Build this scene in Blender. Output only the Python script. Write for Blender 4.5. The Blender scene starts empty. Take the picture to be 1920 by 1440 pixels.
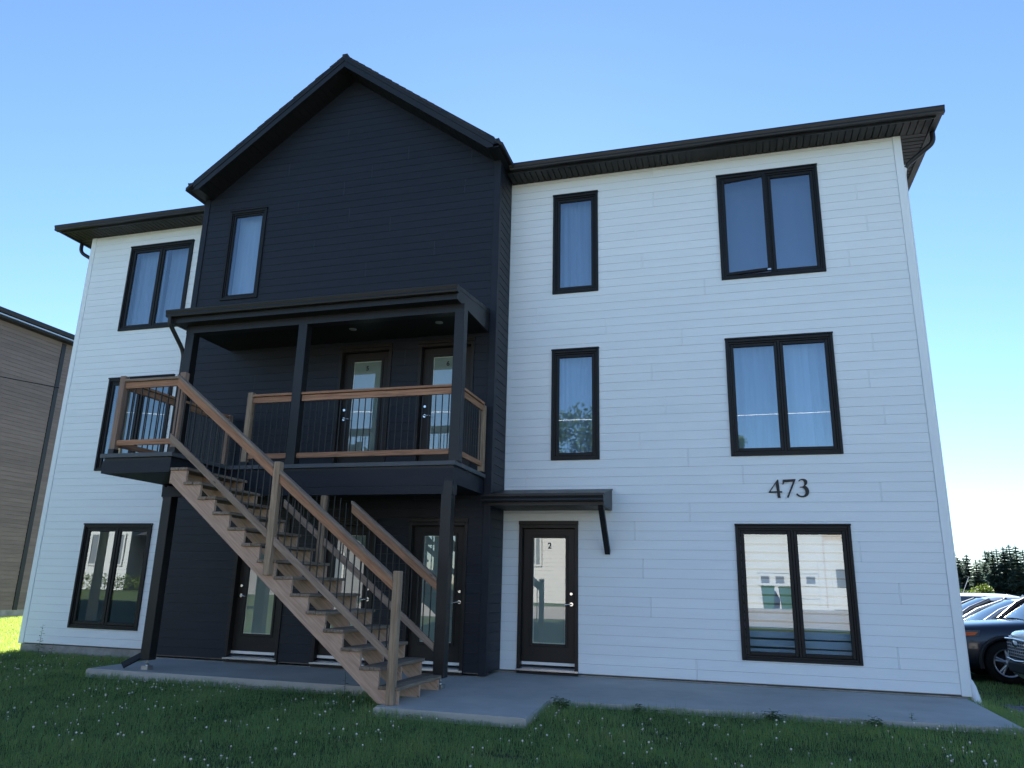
import bpy, bmesh, math, random
import numpy as np
from mathutils import Vector, Matrix, noise
random.seed(7); np.random.seed(7)
SC = bpy.context.scene
COL = SC.collection
PI = math.pi

# ------------------------------------------------------------------ camera
CAM_LOC = Vector((3.1549, -11.3872, 1.2007))
YAW, PITCH, ROLL = math.radians(-16.3224), math.radians(15.0984), math.radians(1.3735)
F_PX = 1396.38
cf = Vector((math.sin(YAW)*math.cos(PITCH), math.cos(YAW)*math.cos(PITCH), math.sin(PITCH)))
cr_ = Vector((math.cos(YAW), -math.sin(YAW), 0)); cu_ = cr_.cross(cf)
cr2 = cr_*math.cos(ROLL)+cu_*math.sin(ROLL); cu2 = -cr_*math.sin(ROLL)+cu_*math.cos(ROLL)
cam = bpy.data.cameras.new('camera'); cam.sensor_width = 36; cam.sensor_fit = 'HORIZONTAL'
cam.lens = F_PX/1920*36; cam.clip_start = .05; cam.clip_end = 3000
camo = bpy.data.objects.new('camera', cam); COL.objects.link(camo)
camo.matrix_world = Matrix(((cr2.x, cu2.x, -cf.x, CAM_LOC.x), (cr2.y, cu2.y, -cf.y, CAM_LOC.y),
                            (cr2.z, cu2.z, -cf.z, CAM_LOC.z), (0, 0, 0, 1)))
SC.camera = camo
# ------------------------------------------------------------------ sky, sun, exposure
SUN_EL, SUN_AZ = math.radians(29.2), math.radians(-14.0)      # azimuth from +Y towards +X
w = bpy.data.worlds.new('World'); SC.world = w; w.use_nodes = True
nt = w.node_tree; nt.nodes.clear()
sky = nt.nodes.new('ShaderNodeTexSky'); sky.sky_type = 'NISHITA'; sky.sun_disc = False
sky.sun_elevation = SUN_EL; sky.sun_rotation = SUN_AZ
sky.altitude = 100; sky.air_density = 1.0; sky.dust_density = 0.02; sky.ozone_density = 5
bg = nt.nodes.new('ShaderNodeBackground'); bg.inputs[1].default_value = 0.047
out = nt.nodes.new('ShaderNodeOutputWorld')
nt.links.new(sky.outputs[0], bg.inputs[0]); nt.links.new(bg.outputs[0], out.inputs[0])
sl = bpy.data.lights.new('sun', 'SUN'); sl.energy = 5; sl.angle = math.radians(.53); sl.color = (1, .97, .93)
so = bpy.data.objects.new('sun', sl); COL.objects.link(so)
sd = Vector((math.sin(SUN_AZ)*math.cos(SUN_EL), math.cos(SUN_AZ)*math.cos(SUN_EL), math.sin(SUN_EL)))
so.rotation_euler = sd.to_track_quat('Z', 'Y').to_euler(); so.location = sd*60
SC.view_settings.view_transform = 'Standard'; SC.view_settings.look = 'None'
SC.view_settings.exposure = 2.4; SC.view_settings.gamma = 1
SC.view_settings.use_curve_mapping = False

# ------------------------------------------------------------------ materials
MATS = {}
def mat(name, color, rough=.6, spec=.5, metal=0, noise_amt=0, noise_scale=4, color2=None, stretch=None,
        bump=0, bump_scale=40, bump_stretch=None, detail=6, per_obj=0, coat=0, transl=0, sheen=0, ramp=(.35, .68), knots=0):
    m = bpy.data.materials.new(name); m.use_nodes = True; n = m.node_tree; MATS[name] = m
    b = n.nodes['Principled BSDF']; L = n.links
    b.inputs['Base Color'].default_value = (*color, 1); b.inputs['Roughness'].default_value = rough
    b.inputs['Specular IOR Level'].default_value = spec; b.inputs['Metallic'].default_value = metal
    if coat: b.inputs['Coat Weight'].default_value = coat; b.inputs['Coat Roughness'].default_value = .04
    tc = n.nodes.new('ShaderNodeTexCoord'); oi = n.nodes.new('ShaderNodeObjectInfo')
    addv = n.nodes.new('ShaderNodeVectorMath'); addv.operation = 'ADD'
    sc = n.nodes.new('ShaderNodeVectorMath'); sc.operation = 'SCALE'; sc.inputs[0].default_value = (37, 19, 53)
    L.new(oi.outputs['Random'], sc.inputs['Scale'])
    L.new(tc.outputs['Object'], addv.inputs[0]); L.new(sc.outputs[0], addv.inputs[1])
    def mapped(st):
        mp = n.nodes.new('ShaderNodeMapping')
        if st: mp.inputs['Scale'].default_value = st
        L.new(addv.outputs[0], mp.inputs['Vector']); return mp.outputs[0]
    col = None
    if noise_amt and color2:
        nz = n.nodes.new('ShaderNodeTexNoise'); nz.inputs['Scale'].default_value = noise_scale
        nz.inputs['Detail'].default_value = detail; nz.inputs['Roughness'].default_value = .62
        L.new(mapped(stretch), nz.inputs['Vector'])
        rp = n.nodes.new('ShaderNodeMapRange'); rp.inputs['From Min'].default_value = ramp[0]; rp.inputs['From Max'].default_value = ramp[1]
        L.new(nz.outputs[0], rp.inputs[0])
        mul = n.nodes.new('ShaderNodeMath'); mul.operation = 'MULTIPLY'; mul.inputs[1].default_value = noise_amt
        L.new(rp.outputs[0], mul.inputs[0])
        mx = n.nodes.new('ShaderNodeMix'); mx.data_type = 'RGBA'
        mx.inputs[6].default_value = (*color, 1); mx.inputs[7].default_value = (*color2, 1)
        L.new(mul.outputs[0], mx.inputs[0]); col = mx.outputs[2]
    if knots:
        vo = n.nodes.new('ShaderNodeTexVoronoi'); vo.inputs['Scale'].default_value = 2.6
        L.new(mapped((1, 3.2, 3.2)), vo.inputs['Vector']); km = n.nodes.new('ShaderNodeMapRange')
        km.inputs['From Min'].default_value = .045; km.inputs['From Max'].default_value = .10; km.inputs['To Min'].default_value = .85; km.inputs['To Max'].default_value = 0
        L.new(vo.outputs['Distance'], km.inputs[0]); kx = n.nodes.new('ShaderNodeMix'); kx.data_type = 'RGBA'
        L.new(km.outputs[0], kx.inputs[0]); L.new(col, kx.inputs[6]); kx.inputs[7].default_value = (.07, .04, .025, 1); col = kx.outputs[2]
    if per_obj:
        hs = n.nodes.new('ShaderNodeHueSaturation')
        mr = n.nodes.new('ShaderNodeMapRange'); mr.inputs['To Min'].default_value = 1-per_obj; mr.inputs['To Max'].default_value = 1+per_obj
        L.new(oi.outputs['Random'], mr.inputs[0]); L.new(mr.outputs[0], hs.inputs['Value'])
        if col: L.new(col, hs.inputs['Color'])
        else: hs.inputs['Color'].default_value = (*color, 1)
        col = hs.outputs[0]
    if col: L.new(col, b.inputs['Base Color'])
    if bump:
        nb = n.nodes.new('ShaderNodeTexNoise'); nb.inputs['Scale'].default_value = bump_scale; nb.inputs['Detail'].default_value = 5
        L.new(mapped(bump_stretch), nb.inputs['Vector'])
        bp = n.nodes.new('ShaderNodeBump'); bp.inputs['Strength'].default_value = bump; bp.inputs['Distance'].default_value = .004
        L.new(nb.outputs[0], bp.inputs['Height']); L.new(bp.outputs[0], b.inputs['Normal'])
    if transl:
        tr = n.nodes.new('ShaderNodeBsdfTranslucent'); ms = n.nodes.new('ShaderNodeMixShader'); ms.inputs[0].default_value = transl
        if col: L.new(col, tr.inputs[0])
        else: tr.inputs[0].default_value = (*color, 1)
        o = n.nodes['Material Output']
        L.new(b.outputs[0], ms.inputs[1]); L.new(tr.outputs[0], ms.inputs[2]); L.new(ms.outputs[0], o.inputs[0])
    return m
M = MATS
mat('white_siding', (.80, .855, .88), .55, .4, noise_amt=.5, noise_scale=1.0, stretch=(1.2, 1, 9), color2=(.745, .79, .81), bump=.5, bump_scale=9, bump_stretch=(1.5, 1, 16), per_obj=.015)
mat('white_trim', (.80, .855, .88), .5, .4, noise_amt=.3, noise_scale=2, color2=(.70, .73, .75), bump=.1, bump_scale=30)
mat('black_siding', (.0115, .0145, .022), .5, .28, noise_amt=.7, noise_scale=1.4, stretch=(1.2, 1, 8), color2=(.016, .020, .028), bump=.5, bump_scale=9, bump_stretch=(1.5, 1, 16), per_obj=.06)
mat('black_metal', (.010, .011, .0125), .42, .4, noise_amt=.5, noise_scale=3, color2=(.017, .0175, .018))
mat('black_frame', (.009, .0092, .0105), .5, .28, noise_amt=.4, noise_scale=5, color2=(.015, .015, .015))
mat('door_paint', (.016, .014, .013), .45, .3, noise_amt=.4, noise_scale=5, color2=(.026, .023, .02))
mat('soffit_black', (.010, .0105, .012), .5, .35, noise_amt=.4, noise_scale=6, color2=(.018, .018, .02))
mat('deck_membrane', (.075, .085, .095), .6, .4, noise_amt=.6, noise_scale=6, color2=(.10, .11, .12))
mat('shingle', (.028, .03, .034), .9, .2, noise_amt=1, noise_scale=60, color2=(.06, .06, .065), per_obj=.1, bump=.5, bump_scale=200)
WG = dict(stretch=(1.3, 22, 22), noise_scale=2.2, noise_amt=1, bump=.35, bump_scale=6, bump_stretch=(1.2, 26, 26), detail=8)
mat('wood_stringer', (.58, .40, .30), .75, .2, color2=(.38, .25, .18), per_obj=.07, knots=1, **WG)
mat('wood_rail', (.45, .245, .145), .75, .2, color2=(.25, .125, .075), per_obj=.1, knots=1, **WG)
mat('wood_cap', (.37, .28, .215), .8, .2, color2=(.21, .145, .105), per_obj=.12, knots=1, **WG)
mat('wood_post', (.41, .30, .205), .8, .2, color2=(.22, .15, .10), per_obj=.1, knots=1, **WG)
mat('wood_landing', (.33, .225, .17), .8, .2, color2=(.21, .14, .105), per_obj=.1, knots=1, **WG)
mat('wood_tread', (.30, .24, .185), .8, .2, color2=(.145, .10, .07), per_obj=.16, knots=1, **WG)
mat('knot', (.05, .032, .02), .8, .2)
mat('concrete', (.48, .47, .44), .85, .3, noise_amt=1, noise_scale=1.1, color2=(.33, .325, .31), bump=.5, bump_scale=60, detail=12, ramp=(.3, .75))
mat('foundation', (.36, .35, .33), .9, .2, noise_amt=1, noise_scale=5, color2=(.22, .22, .20), bump=.5, bump_scale=30)
mat('galvanised', (.55, .56, .57), .35, .5, metal=1)
mat('chrome', (.75, .75, .74), .2, .5, metal=1)
mat('sill_metal', (.62, .63, .65), .3, .5, metal=.9)
mat('light_lens', (.28, .28, .28), .4, .5)
mat('white_strip', (.78, .78, .76), .4, .5)
mat('white_pvc', (.78, .79, .8), .35, .5, noise_amt=.4, noise_scale=4, color2=(.7, .7, .7))
mat('curtain', (.48, .53, .60), .9, .1, transl=.35, noise_amt=.4, noise_scale=3, stretch=(6, 6, .3), color2=(.30, .34, .41))
mat('curtain_white', (.70, .74, .78), .9, .1, transl=.35, noise_amt=.5, noise_scale=3, stretch=(6, 6, .3), color2=(.50, .54, .60))
mat('curtain_grey', (.24, .25, .32), .9, .1, transl=.25)
mat('blind', (.72, .73, .74), .7, .2, transl=.2)
mat('frosted', (.34, .39, .38), .75, .2, noise_amt=.4, noise_scale=2, color2=(.29, .33, .33))
mat('interior', (.25, .24, .23), .9, .1)
mat('interior_floor', (.2, .15, .1), .6, .3)
mat('number_grey', (.13, .13, .12), .6, .3)
mat('joint_dark', (.024, .030, .042), .5, .3)
mat('number_black', (.012, .013, .015), .5, .4)
mat('brown_siding', (.19, .145, .125), .6, .35, noise_amt=.8, noise_scale=1.2, stretch=(1, 1.2, 10), color2=(.14, .105, .09), per_obj=.1, bump=.3, bump_scale=10, bump_stretch=(1, 1.5, 16))
mat('soil', (.05, .06, .03), .95, .1, noise_amt=1, noise_scale=1.2, color2=(.06, .095, .03), bump=.6, bump_scale=20, detail=10)
mat('gravel', (.17, .17, .175), .9, .2, noise_amt=1, noise_scale=35, color2=(.075, .077, .085), bump=1, bump_scale=45, detail=8)
mat('stone_chip', (.16, .165, .18), .85, .2, per_obj=.2)
mat('asphalt', (.33, .305, .275), .9, .2, noise_amt=1, noise_scale=2, color2=(.28, .265, .245), bump=.4, bump_scale=80)
mat('bark', (.11, .085, .06), .9, .1, noise_amt=1, noise_scale=8, color2=(.06, .045, .03), stretch=(3, 3, .6), bump=.6, bump_scale=14)
mat('pole_wood', (.52, .45, .31), .9, .1, noise_amt=1, noise_scale=6, color2=(.36, .30, .20), stretch=(4, 4, .4))
mat('spruce', (.10, .145, .12), .7, .2, noise_amt=1, noise_scale=3, color2=(.12, .165, .12), transl=.45, per_obj=.25)
mat('leaf_yellow', (.13, .17, .025), .6, .3, noise_amt=1, noise_scale=5, color2=(.075, .12, .02), transl=.45, per_obj=.1)
mat('leaf_green', (.045, .085, .018), .6, .3, noise_amt=1, noise_scale=3, color2=(.075, .12, .03), transl=.4, per_obj=.15)
mat('weed_leaf', (.06, .125, .035), .6, .3, noise_amt=1, noise_scale=12, color2=(.09, .15, .05), transl=.35)
mat('clover_white', (.78, .76, .70), .8, .2, noise_amt=.8, noise_scale=30, color2=(.55, .44, .38))
mat('rubber', (.012, .012, .012), .85, .2)
mat('alloy', (.45, .46, .48), .3, .5, metal=.85)
mat('navy_paint', (.004, .007, .02), .35, .4, coat=.6)
mat('silver_paint', (.55, .56, .58), .35, .5, metal=.6, coat=.8)
mat('grey_paint', (.12, .125, .135), .35, .5, metal=.5, coat=.8)
mat('white_paint', (.75, .76, .77), .35, .5, coat=.8)
mat('black_paint', (.008, .008, .009), .3, .5, coat=1)
mat('plastic_black', (.014, .014, .015), .55, .4)
mat('amber', (.75, .12, .02), .3, .5)
mat('lens', (.10, .11, .12), .1, .6)
mat('badge', (.5, .45, .36), .4, .5)
mat('house_white', (.36, .355, .335), .7, .2, noise_amt=.5, noise_scale=1, stretch=(.3, .3, 8), color2=(.32, .315, .30))
mat('house_beige', (.34, .29, .245), .8, .2, noise_amt=1, noise_scale=3, stretch=(1, 1, 6), color2=(.29, .245, .205))
mat('house_brick', (.45, .36, .30), .85, .2, noise_amt=1, noise_scale=6, stretch=(1, 1, 8), color2=(.38, .26, .21))
mat('house_grey', (.13, .125, .125), .8, .2)
mat('green_plastic', (.025, .065, .035), .5, .4)
mat('fence_blue', (.10, .12, .14), .7, .3)

def glass_mat(name, ior, tint, wav, gtint=(1, 1, 1)):
    m = bpy.data.materials.new(name); m.use_nodes = True; n = m.node_tree; n.nodes.clear(); L = n.links
    o = n.nodes.new('ShaderNodeOutputMaterial'); mx = n.nodes.new('ShaderNodeMixShader')
    fr = n.nodes.new('ShaderNodeFresnel'); fr.inputs[0].default_value = ior
    gl = n.nodes.new('ShaderNodeBsdfGlossy'); gl.inputs['Roughness'].default_value = .0; gl.inputs[0].default_value = (*gtint, 1)
    tr = n.nodes.new('ShaderNodeBsdfTransparent'); tr.inputs[0].default_value = (*tint, 1)
    tc = n.nodes.new('ShaderNodeTexCoord'); nz = n.nodes.new('ShaderNodeTexNoise'); nz.inputs['Scale'].default_value = 1.6; nz.inputs['Detail'].default_value = 1
    bp = n.nodes.new('ShaderNodeBump'); bp.inputs['Strength'].default_value = wav; bp.inputs['Distance'].default_value = .02
    L.new(tc.outputs['Object'], nz.inputs[0]); L.new(nz.outputs[0], bp.inputs['Height']); L.new(bp.outputs[0], gl.inputs['Normal'])
    ge = n.nodes.new('ShaderNodeNewGeometry'); sb = n.nodes.new('ShaderNodeMath'); sb.operation = 'SUBTRACT'; sb.inputs[0].default_value = 1
    L.new(ge.outputs['Backfacing'], sb.inputs[1]); mu = n.nodes.new('ShaderNodeMath'); mu.operation = 'MULTIPLY'; L.new(fr.outputs[0], mu.inputs[0]); L.new(sb.outputs[0], mu.inputs[1])
    L.new(mu.outputs[0], mx.inputs[0]); L.new(tr.outputs[0], mx.inputs[1]); L.new(gl.outputs[0], mx.inputs[2]); L.new(mx.outputs[0], o.inputs[0])
    MATS[name] = m
glass_mat('window_glass', 2.7, (.82, .90, .96), .018, (.84, .94, 1))
glass_mat('door_glass', 2.4, (.92, .95, .93), .014)
glass_mat('car_glass', 2.8, (.35, .40, .40), 0)

def grass_mat():
    m = bpy.data.materials.new('grass_blade'); m.use_nodes = True; n = m.node_tree; L = n.links
    b = n.nodes['Principled BSDF']; b.inputs['Roughness'].default_value = .42; b.inputs['Specular IOR Level'].default_value = .5
    at = n.nodes.new('ShaderNodeAttribute'); at.attribute_name = 'tint'
    rp = n.nodes.new('ShaderNodeValToRGB'); e = rp.color_ramp.elements
    e[0].position = 0; e[0].color = (.085, .19, .09, 1); e[1].position = 1; e[1].color = (.30, .29, .17, 1)
    x = rp.color_ramp.elements.new(.55); x.color = (.15, .34, .145, 1)
    x = rp.color_ramp.elements.new(.85); x.color = (.25, .40, .16, 1)
    L.new(at.outputs['Fac'], rp.inputs[0]); L.new(rp.outputs[0], b.inputs['Base Color'])
    tr = n.nodes.new('ShaderNodeBsdfTranslucent'); mm = n.nodes.new('ShaderNodeMix'); mm.data_type = 'RGBA'; mm.inputs[0].default_value = .65; mm.inputs[7].default_value = (.40, .43, .03, 1); L.new(rp.outputs[0], mm.inputs[6]); L.new(mm.outputs[2], tr.inputs[0])
    ms = n.nodes.new('ShaderNodeMixShader'); ms.inputs[0].default_value = .5
    L.new(b.outputs[0], ms.inputs[1]); L.new(tr.outputs[0], ms.inputs[2]); L.new(ms.outputs[0], n.nodes['Material Output'].inputs[0])
    MATS['grass_blade'] = m
grass_mat()

# ------------------------------------------------------------------ mesh helpers
class MB:
    def __init__(s): s.v = []; s.f = []; s.mi = []; s.smooth = []
    def add(s, vs, fs, mi=0, sm=False):
        o = len(s.v); s.v.extend(vs)
        for f in fs: s.f.append([i+o for i in f]); s.mi.append(mi); s.smooth.append(sm)
    def box(s, x0, x1, y0, y1, z0, z1, mi=0):
        s.hexa([(x0, y0, z0), (x1, y0, z0), (x1, y1, z0), (x0, y1, z0), (x0, y0, z1), (x1, y0, z1), (x1, y1, z1), (x0, y1, z1)], mi)
    def hexa(s, p, mi=0):
        s.add(p, [(0, 3, 2, 1), (4, 5, 6, 7), (0, 1, 5, 4), (1, 2, 6, 5), (2, 3, 7, 6), (3, 0, 4, 7)], mi)
    def cbox(s, x0, x1, y0, y1, z0, z1, c=.004, mi=0):
        """box with chamfered edges"""
        vs = []; idx = {}
        X, Y, Z = (x0, x1), (y0, y1), (z0, z1); sg = (1, -1)
        for i in (0, 1):
            for j in (0, 1):
                for k in (0, 1):
                    b = (X[i], Y[j], Z[k]); d = (sg[i]*c, sg[j]*c, sg[k]*c)
                    for a in range(3):
                        q = [b[t]+(d[t] if t != a else 0) for t in range(3)]
                        idx[(i, j, k, a)] = len(vs); vs.append(tuple(q))
        fs = []
        for a in range(3):
            b, cc = (a+1) % 3, (a+2) % 3
            for e in (0, 1):
                q = []
                for (u, v) in ((0, 0), (1, 0), (1, 1), (0, 1)):
                    t = [0, 0, 0]; t[a] = e; t[b] = u; t[cc] = v; q.append(idx[(*t, a)])
                fs.append(q if e else q[::-1])
        for a in range(3):       # edges along axis a
            b, cc = (a+1) % 3, (a+2) % 3
            for u in (0, 1):
                for v in (0, 1):
                    t0 = [0, 0, 0]; t0[b] = u; t0[cc] = v; t1 = list(t0); t1[a] = 1
                    q = [idx[(*t0, b)], idx[(*t1, b)], idx[(*t1, cc)], idx[(*t0, cc)]]
                    fs.append(q if (u ^ v) else q[::-1])
        for i in (0, 1):
            for j in (0, 1):
                for k in (0, 1):
                    q = [idx[(i, j, k, a)] for a in range(3)]
                    fs.append(q if (i+j+k) % 2 else q[::-1])
        s.add(vs, fs, mi)
    def prism(s, poly, axis, a0, a1, mi=0):
        """polygon (list of 2D) extruded along axis ('x','y','z')"""
        n = len(poly)
        def P(p, t): return {'x': (t, p[0], p[1]), 'y': (p[0], t, p[1]), 'z': (p[0], p[1], t)}[axis]
        vs = [P(p, a0) for p in poly]+[P(p, a1) for p in poly]
        fs = [list(range(n))[::-1], list(range(n, 2*n))]+[(i, (i+1) % n, n+(i+1) % n, n+i) for i in range(n)]
        s.add(vs, fs, mi)
    def tube(s, pts, r, n=8, mi=0, cap=True, rads=None):
        pts = [Vector(p) for p in pts]; rings = []; vs = []
        up = Vector((0, 0, 1)); prev = None
        for i, p in enumerate(pts):
            a = pts[max(i-1, 0)]; b = pts[min(i+1, len(pts)-1)]; d = (b-a).normalized()
            if prev is None:
                u = d.orthogonal().normalized() if abs(d.z) > .95 else d.cross(up).normalized()
            else: u = (prev-d*prev.dot(d)).normalized()
            prev = u; v = d.cross(u); rr = rads[i] if rads else r
            rings.append(len(vs)); vs += [tuple(p+(u*math.cos(t*2*PI/n)+v*math.sin(t*2*PI/n))*rr) for t in range(n)]
        fs = []
        for i in range(len(pts)-1):
            for t in range(n): fs.append((rings[i]+t, rings[i]+(t+1) % n, rings[i+1]+(t+1) % n, rings[i+1]+t))
        s.add(vs, fs, mi, True)
        if cap:
            s.add([vs[t] for t in range(n)], [list(range(n))[::-1]], mi)
            s.add([vs[rings[-1]+t] for t in range(n)], [list(range(n))], mi)
    def rtube(s, pts, wx, wy, mi=0):
        """rectangular downspout through points (mitred), wx along X-ish, wy along Y-ish"""
        pts = [Vector(p) for p in pts]; vs = []; fs = []
        for i, p in enumerate(pts):
            a = pts[max(i-1, 0)]; b = pts[min(i+1, len(pts)-1)]; d = (b-a).normalized()
            v = Vector((0, 1, 0)) if abs(d.y) < .7 else Vector((0, 0, 1))
            u = d.cross(v).normalized(); v = u.cross(d).normalized()
            for (q, r) in ((-1, -1), (1, -1), (1, 1), (-1, 1)): vs.append(tuple(p+u*q*wx/2+v*r*wy/2))
        for i in range(len(pts)-1):
            for t in range(4): fs.append((i*4+t, i*4+(t+1) % 4, i*4+4+(t+1) % 4, i*4+4+t))
        fs.append((3, 2, 1, 0)); e = len(vs)-4; fs.append((e, e+1, e+2, e+3)); s.add(vs, fs, mi)
    def lathe(s, prof, n=24, axis='z', o=(0, 0, 0), mi=0, sm=True):
        vs = []; fs = []
        for (r, h) in prof:
            for t in range(n):
                c, d = r*math.cos(2*PI*t/n), r*math.sin(2*PI*t/n)
                p = {'z': (c, d, h), 'y': (c, h, d), 'x': (h, c, d)}[axis]
                vs.append((p[0]+o[0], p[1]+o[1], p[2]+o[2]))
        for i in range(len(prof)-1):
            for t in range(n):
                q = (i*n+t, i*n+(t+1) % n, (i+1)*n+(t+1) % n, (i+1)*n+t); fs.append(q if axis != 'y' else q[::-1])
        s.add(vs, fs, mi, sm)
    def mesh(s, name, mats):
        me = bpy.data.meshes.new(name); me.from_pydata(s.v, [], s.f)
        for m in (mats if isinstance(mats, (list, tuple)) else [mats]): me.materials.append(M[m])
        me.polygons.foreach_set('material_index', s.mi); me.polygons.foreach_set('use_smooth', s.smooth)
        me.update(); return me
    def build(s, name, mats, parent=None, **kw): return link(name, s.mesh(name, mats), parent, **kw)
def link(name, me, parent=None, mw=None, **props):
    o = bpy.data.objects.new(name, me); COL.objects.link(o)
    if mw is not None: o.matrix_world = mw
    if parent is not None: setparent(o, parent)
    for k, v in props.items(): o[k] = v
    return o
WORLDM = {}
def worldm(o):
    return WORLDM.get(o.name, Matrix.Identity(4))
def setparent(o, p):
    o.parent = p; o.matrix_parent_inverse = worldm(p).inverted()
    WORLDM[o.name] = o.matrix_basis.copy()
def thing(name, label, cat, loc=(0, 0, 0), group=None):
    o = bpy.data.objects.new(name, None); COL.objects.link(o); o.location = loc; o.empty_display_size = .3
    o['label'] = label; o['category'] = cat
    if group: o['group'] = group
    WORLDM[o.name] = Matrix.Translation(loc); return o
def tag(o, label, cat, group=None):
    o['label'] = label; o['category'] = cat
    if group: o['group'] = group
    return o
def stuff(o, **k): o['kind'] = 'stuff'; return o
def struct(o): o['kind'] = 'structure'; return o
def axes(p0, p1, up=(0, 0, 1)):
    p0, p1 = Vector(p0), Vector(p1); d = (p1-p0); L = d.length; d.normalize()
    z = Vector(up); z = (z-d*z.dot(d)).normalized(); y = z.cross(d)
    c = (p0+p1)/2
    return Matrix(((d.x, y.x, z.x, c.x), (d.y, y.y, z.y, c.y), (d.z, y.z, z.z, c.z), (0, 0, 0, 1))), L
def bar(name, p0, p1, w, h, m, parent, up=(0, 0, 1), c=.004, cut=None, **kw):
    """timber with its grain along local X; w across, h along up; plumb-cut ends if cut"""
    mw, L = axes(p0, p1, up); b = MB(); b.cbox(-L/2, L/2, -w/2, w/2, -h/2, h/2, c)
    if cut:   # shear the ends so that they stand plumb
        d = mw.col[0]; t = d.z/math.hypot(d.x, d.y)
        b.v = [(x+zz*t, y, zz) for (x, y, zz) in b.v]
    return b.build(name, m, parent, mw=mw, **kw)
def sub_rects(x0, x1, z0, z1, holes):
    zs = sorted({z0, z1, *[t for h in holes for t in (h[2], h[3]) if z0 < t < z1]}); R = []
    for a, b in zip(zs, zs[1:]):
        iv = [(x0, x1)]
        for h in holes:
            if h[2] < (a+b)/2 < h[3]:
                nv = []
                for (p, q) in iv:
                    if h[1] <= p or h[0] >= q: nv.append((p, q)); continue
                    if h[0] > p: nv.append((p, h[0]))
                    if h[1] < q: nv.append((h[1], q))
                iv = nv
        R += [(p, q, a, b) for (p, q) in iv if q-p > .004]
    return R
# ground height
def gz(x, y):
    def st(a, b, t): t = min(max((t-a)/(b-a), 0), 1); return t*t*(3-2*t)
    z = -.20
    z += -.09*st(-5, -9.5, y) if y < -5 else 0
    z += .30*st(-10.5, -15.5, y) + .38*st(-15, -26, y)
    z += .055*st(.2, 1.6, x)*st(-4.2, -2.6, y)*(1-st(6, 6.8, x)) if y < 1 else 0
    z += -.05*st(5.9, 7.0, x)*(1-st(-6, -10, y))
    z += -.05*st(-9.0, -11.5, x)*(1-st(-6, -10, y))
    return z + .018*noise.noise(Vector((x*.7, y*.7, 0)))
YB = -.71                                   # front plane of the dark projecting block
BX0, BX1 = -6.12, -.265                     # its sides
CX = (BX0+BX1)/2
PITCHZ, Z0 = .1361, -.018                   # siding course height and lowest course line
XL, XR, ZEAVE = -9.471, 5.987, 8.07
DEPTH = 14.0

# ------------------------------------------------------------------ ground
def grid_sheet(name, xs, ys, zf, m):
    b = MB(); nx, ny = len(xs), len(ys)
    vs = [(x, y, zf(x, y)) for y in ys for x in xs]
    fs = [(j*nx+i, j*nx+i+1, (j+1)*nx+i+1, (j+1)*nx+i) for j in range(ny-1) for i in range(nx-1)]
    b.add(vs, fs, 0, True); return b.build(name, m)
def spread(a, b, step, far):
    L = list(np.arange(a, b+.01, step)); k = step
    lo, hi = [], []
    t = a
    while t > -far: k *= 1.5; t -= k; lo.append(t)
    k = step; t = b
    while t < far: k *= 1.5; t += k; hi.append(t)
    return lo[::-1]+L+hi
lawn = struct(grid_sheet('lawn', spread(-24, 14, .5, 1500), spread(-30, 14, .5, 1500), gz, 'soil'))
def patch(name, x0, x1, y0, y1, st, m, dz):
    return struct(grid_sheet(name, list(np.arange(x0, x1+st/2, st)), list(np.arange(y0, y1+st/2, st)), lambda x, y: gz(x, y)+dz, m))
patch('gravel_lot', 6.55, 30, -7, 1.0, .25, 'gravel', .012)
patch('gravel_lot', 8.6, 40, 1.25, 40, .5, 'gravel', .012)
patch('road', -13, 70, -22.5, -16.2, .5, 'asphalt', .02)
patch('driveway', -3, 14, -28, -22.5, .5, 'asphalt', .024)
# concrete walkway slab, falling gently away from the wall
b = MB()
poly = [(-5.74, 0), (-5.74, -2.2), (-.62, -2.2), (-.62, -3.5), (1.08, -3.52), (1.04, -2.3), (5.93, -2.1), (5.95, 0)]
zt = lambda y: -.06+.0105*y
n_ = len(poly); c_ = .012
vs = [(x, y, zt(y)) for x, y in poly]+[(x, y, -.55) for x, y in poly]
b.add(vs, [list(range(n_)), list(range(n_, 2*n_))[::-1]]+[(i, n_+i, n_+(i+1) % n_, (i+1) % n_) for i in range(n_)])
bm = bmesh.new(); me_ = b.mesh('concrete_walkway', 'concrete'); bm.from_mesh(me_)
ed = [e for e in bm.edges if all(v.co.z > -.2 for v in e.verts)]
bmesh.ops.bevel(bm, geom=ed, offset=.012, segments=2, affect='EDGES'); bm.to_mesh(me_); bm.free()
struct(link('concrete_walkway', me_))

# ------------------------------------------------------------------ the apartment building
APT = thing('apartment_building', 'three storey apartment building with white lap siding and a dark gabled front block', 'building', (-1.74, 5, -.2))
def apt(b, name, m, parent=APT, **k): return b.build(name, m, parent, **k)
# openings: x0, x1, z0, z1 (outer trim) ; kind
T1, B1, T2, B2, T3, B3 = 2.129, .274, 4.943, 3.112, 7.755, 5.916
WIN = [  # x0,x1,z0,z1,y,panes
    ('narrow window on the right wing, top floor', .495, 1.270, B3, T3, 0, 1), ('narrow window on the right wing, middle floor', .495, 1.270, B2, T2, 0, 1),
    ('double window on the right wing, top floor, left sash ajar', 3.228, 4.765, B3, T3, 0, 2), ('double window on the right wing, middle floor', 3.228, 4.765, B2, T2, 0, 2),
    ('double window on the right wing, ground floor', 3.228, 4.765, B1, T1, 0, 2),
    ('double window on the left wing, top floor', -8.418, -6.895, B3, T3, 0, 2), ('double window on the left wing behind the balcony', -8.418, -6.895, B2, T2, 0, 2),
    ('double window on the left wing, ground floor', -8.418, -6.895, B1, T1, 0, 2),
    ('narrow window in the dark gable', -5.52, -4.745, 6.045, 7.835, YB, 1)]
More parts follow.
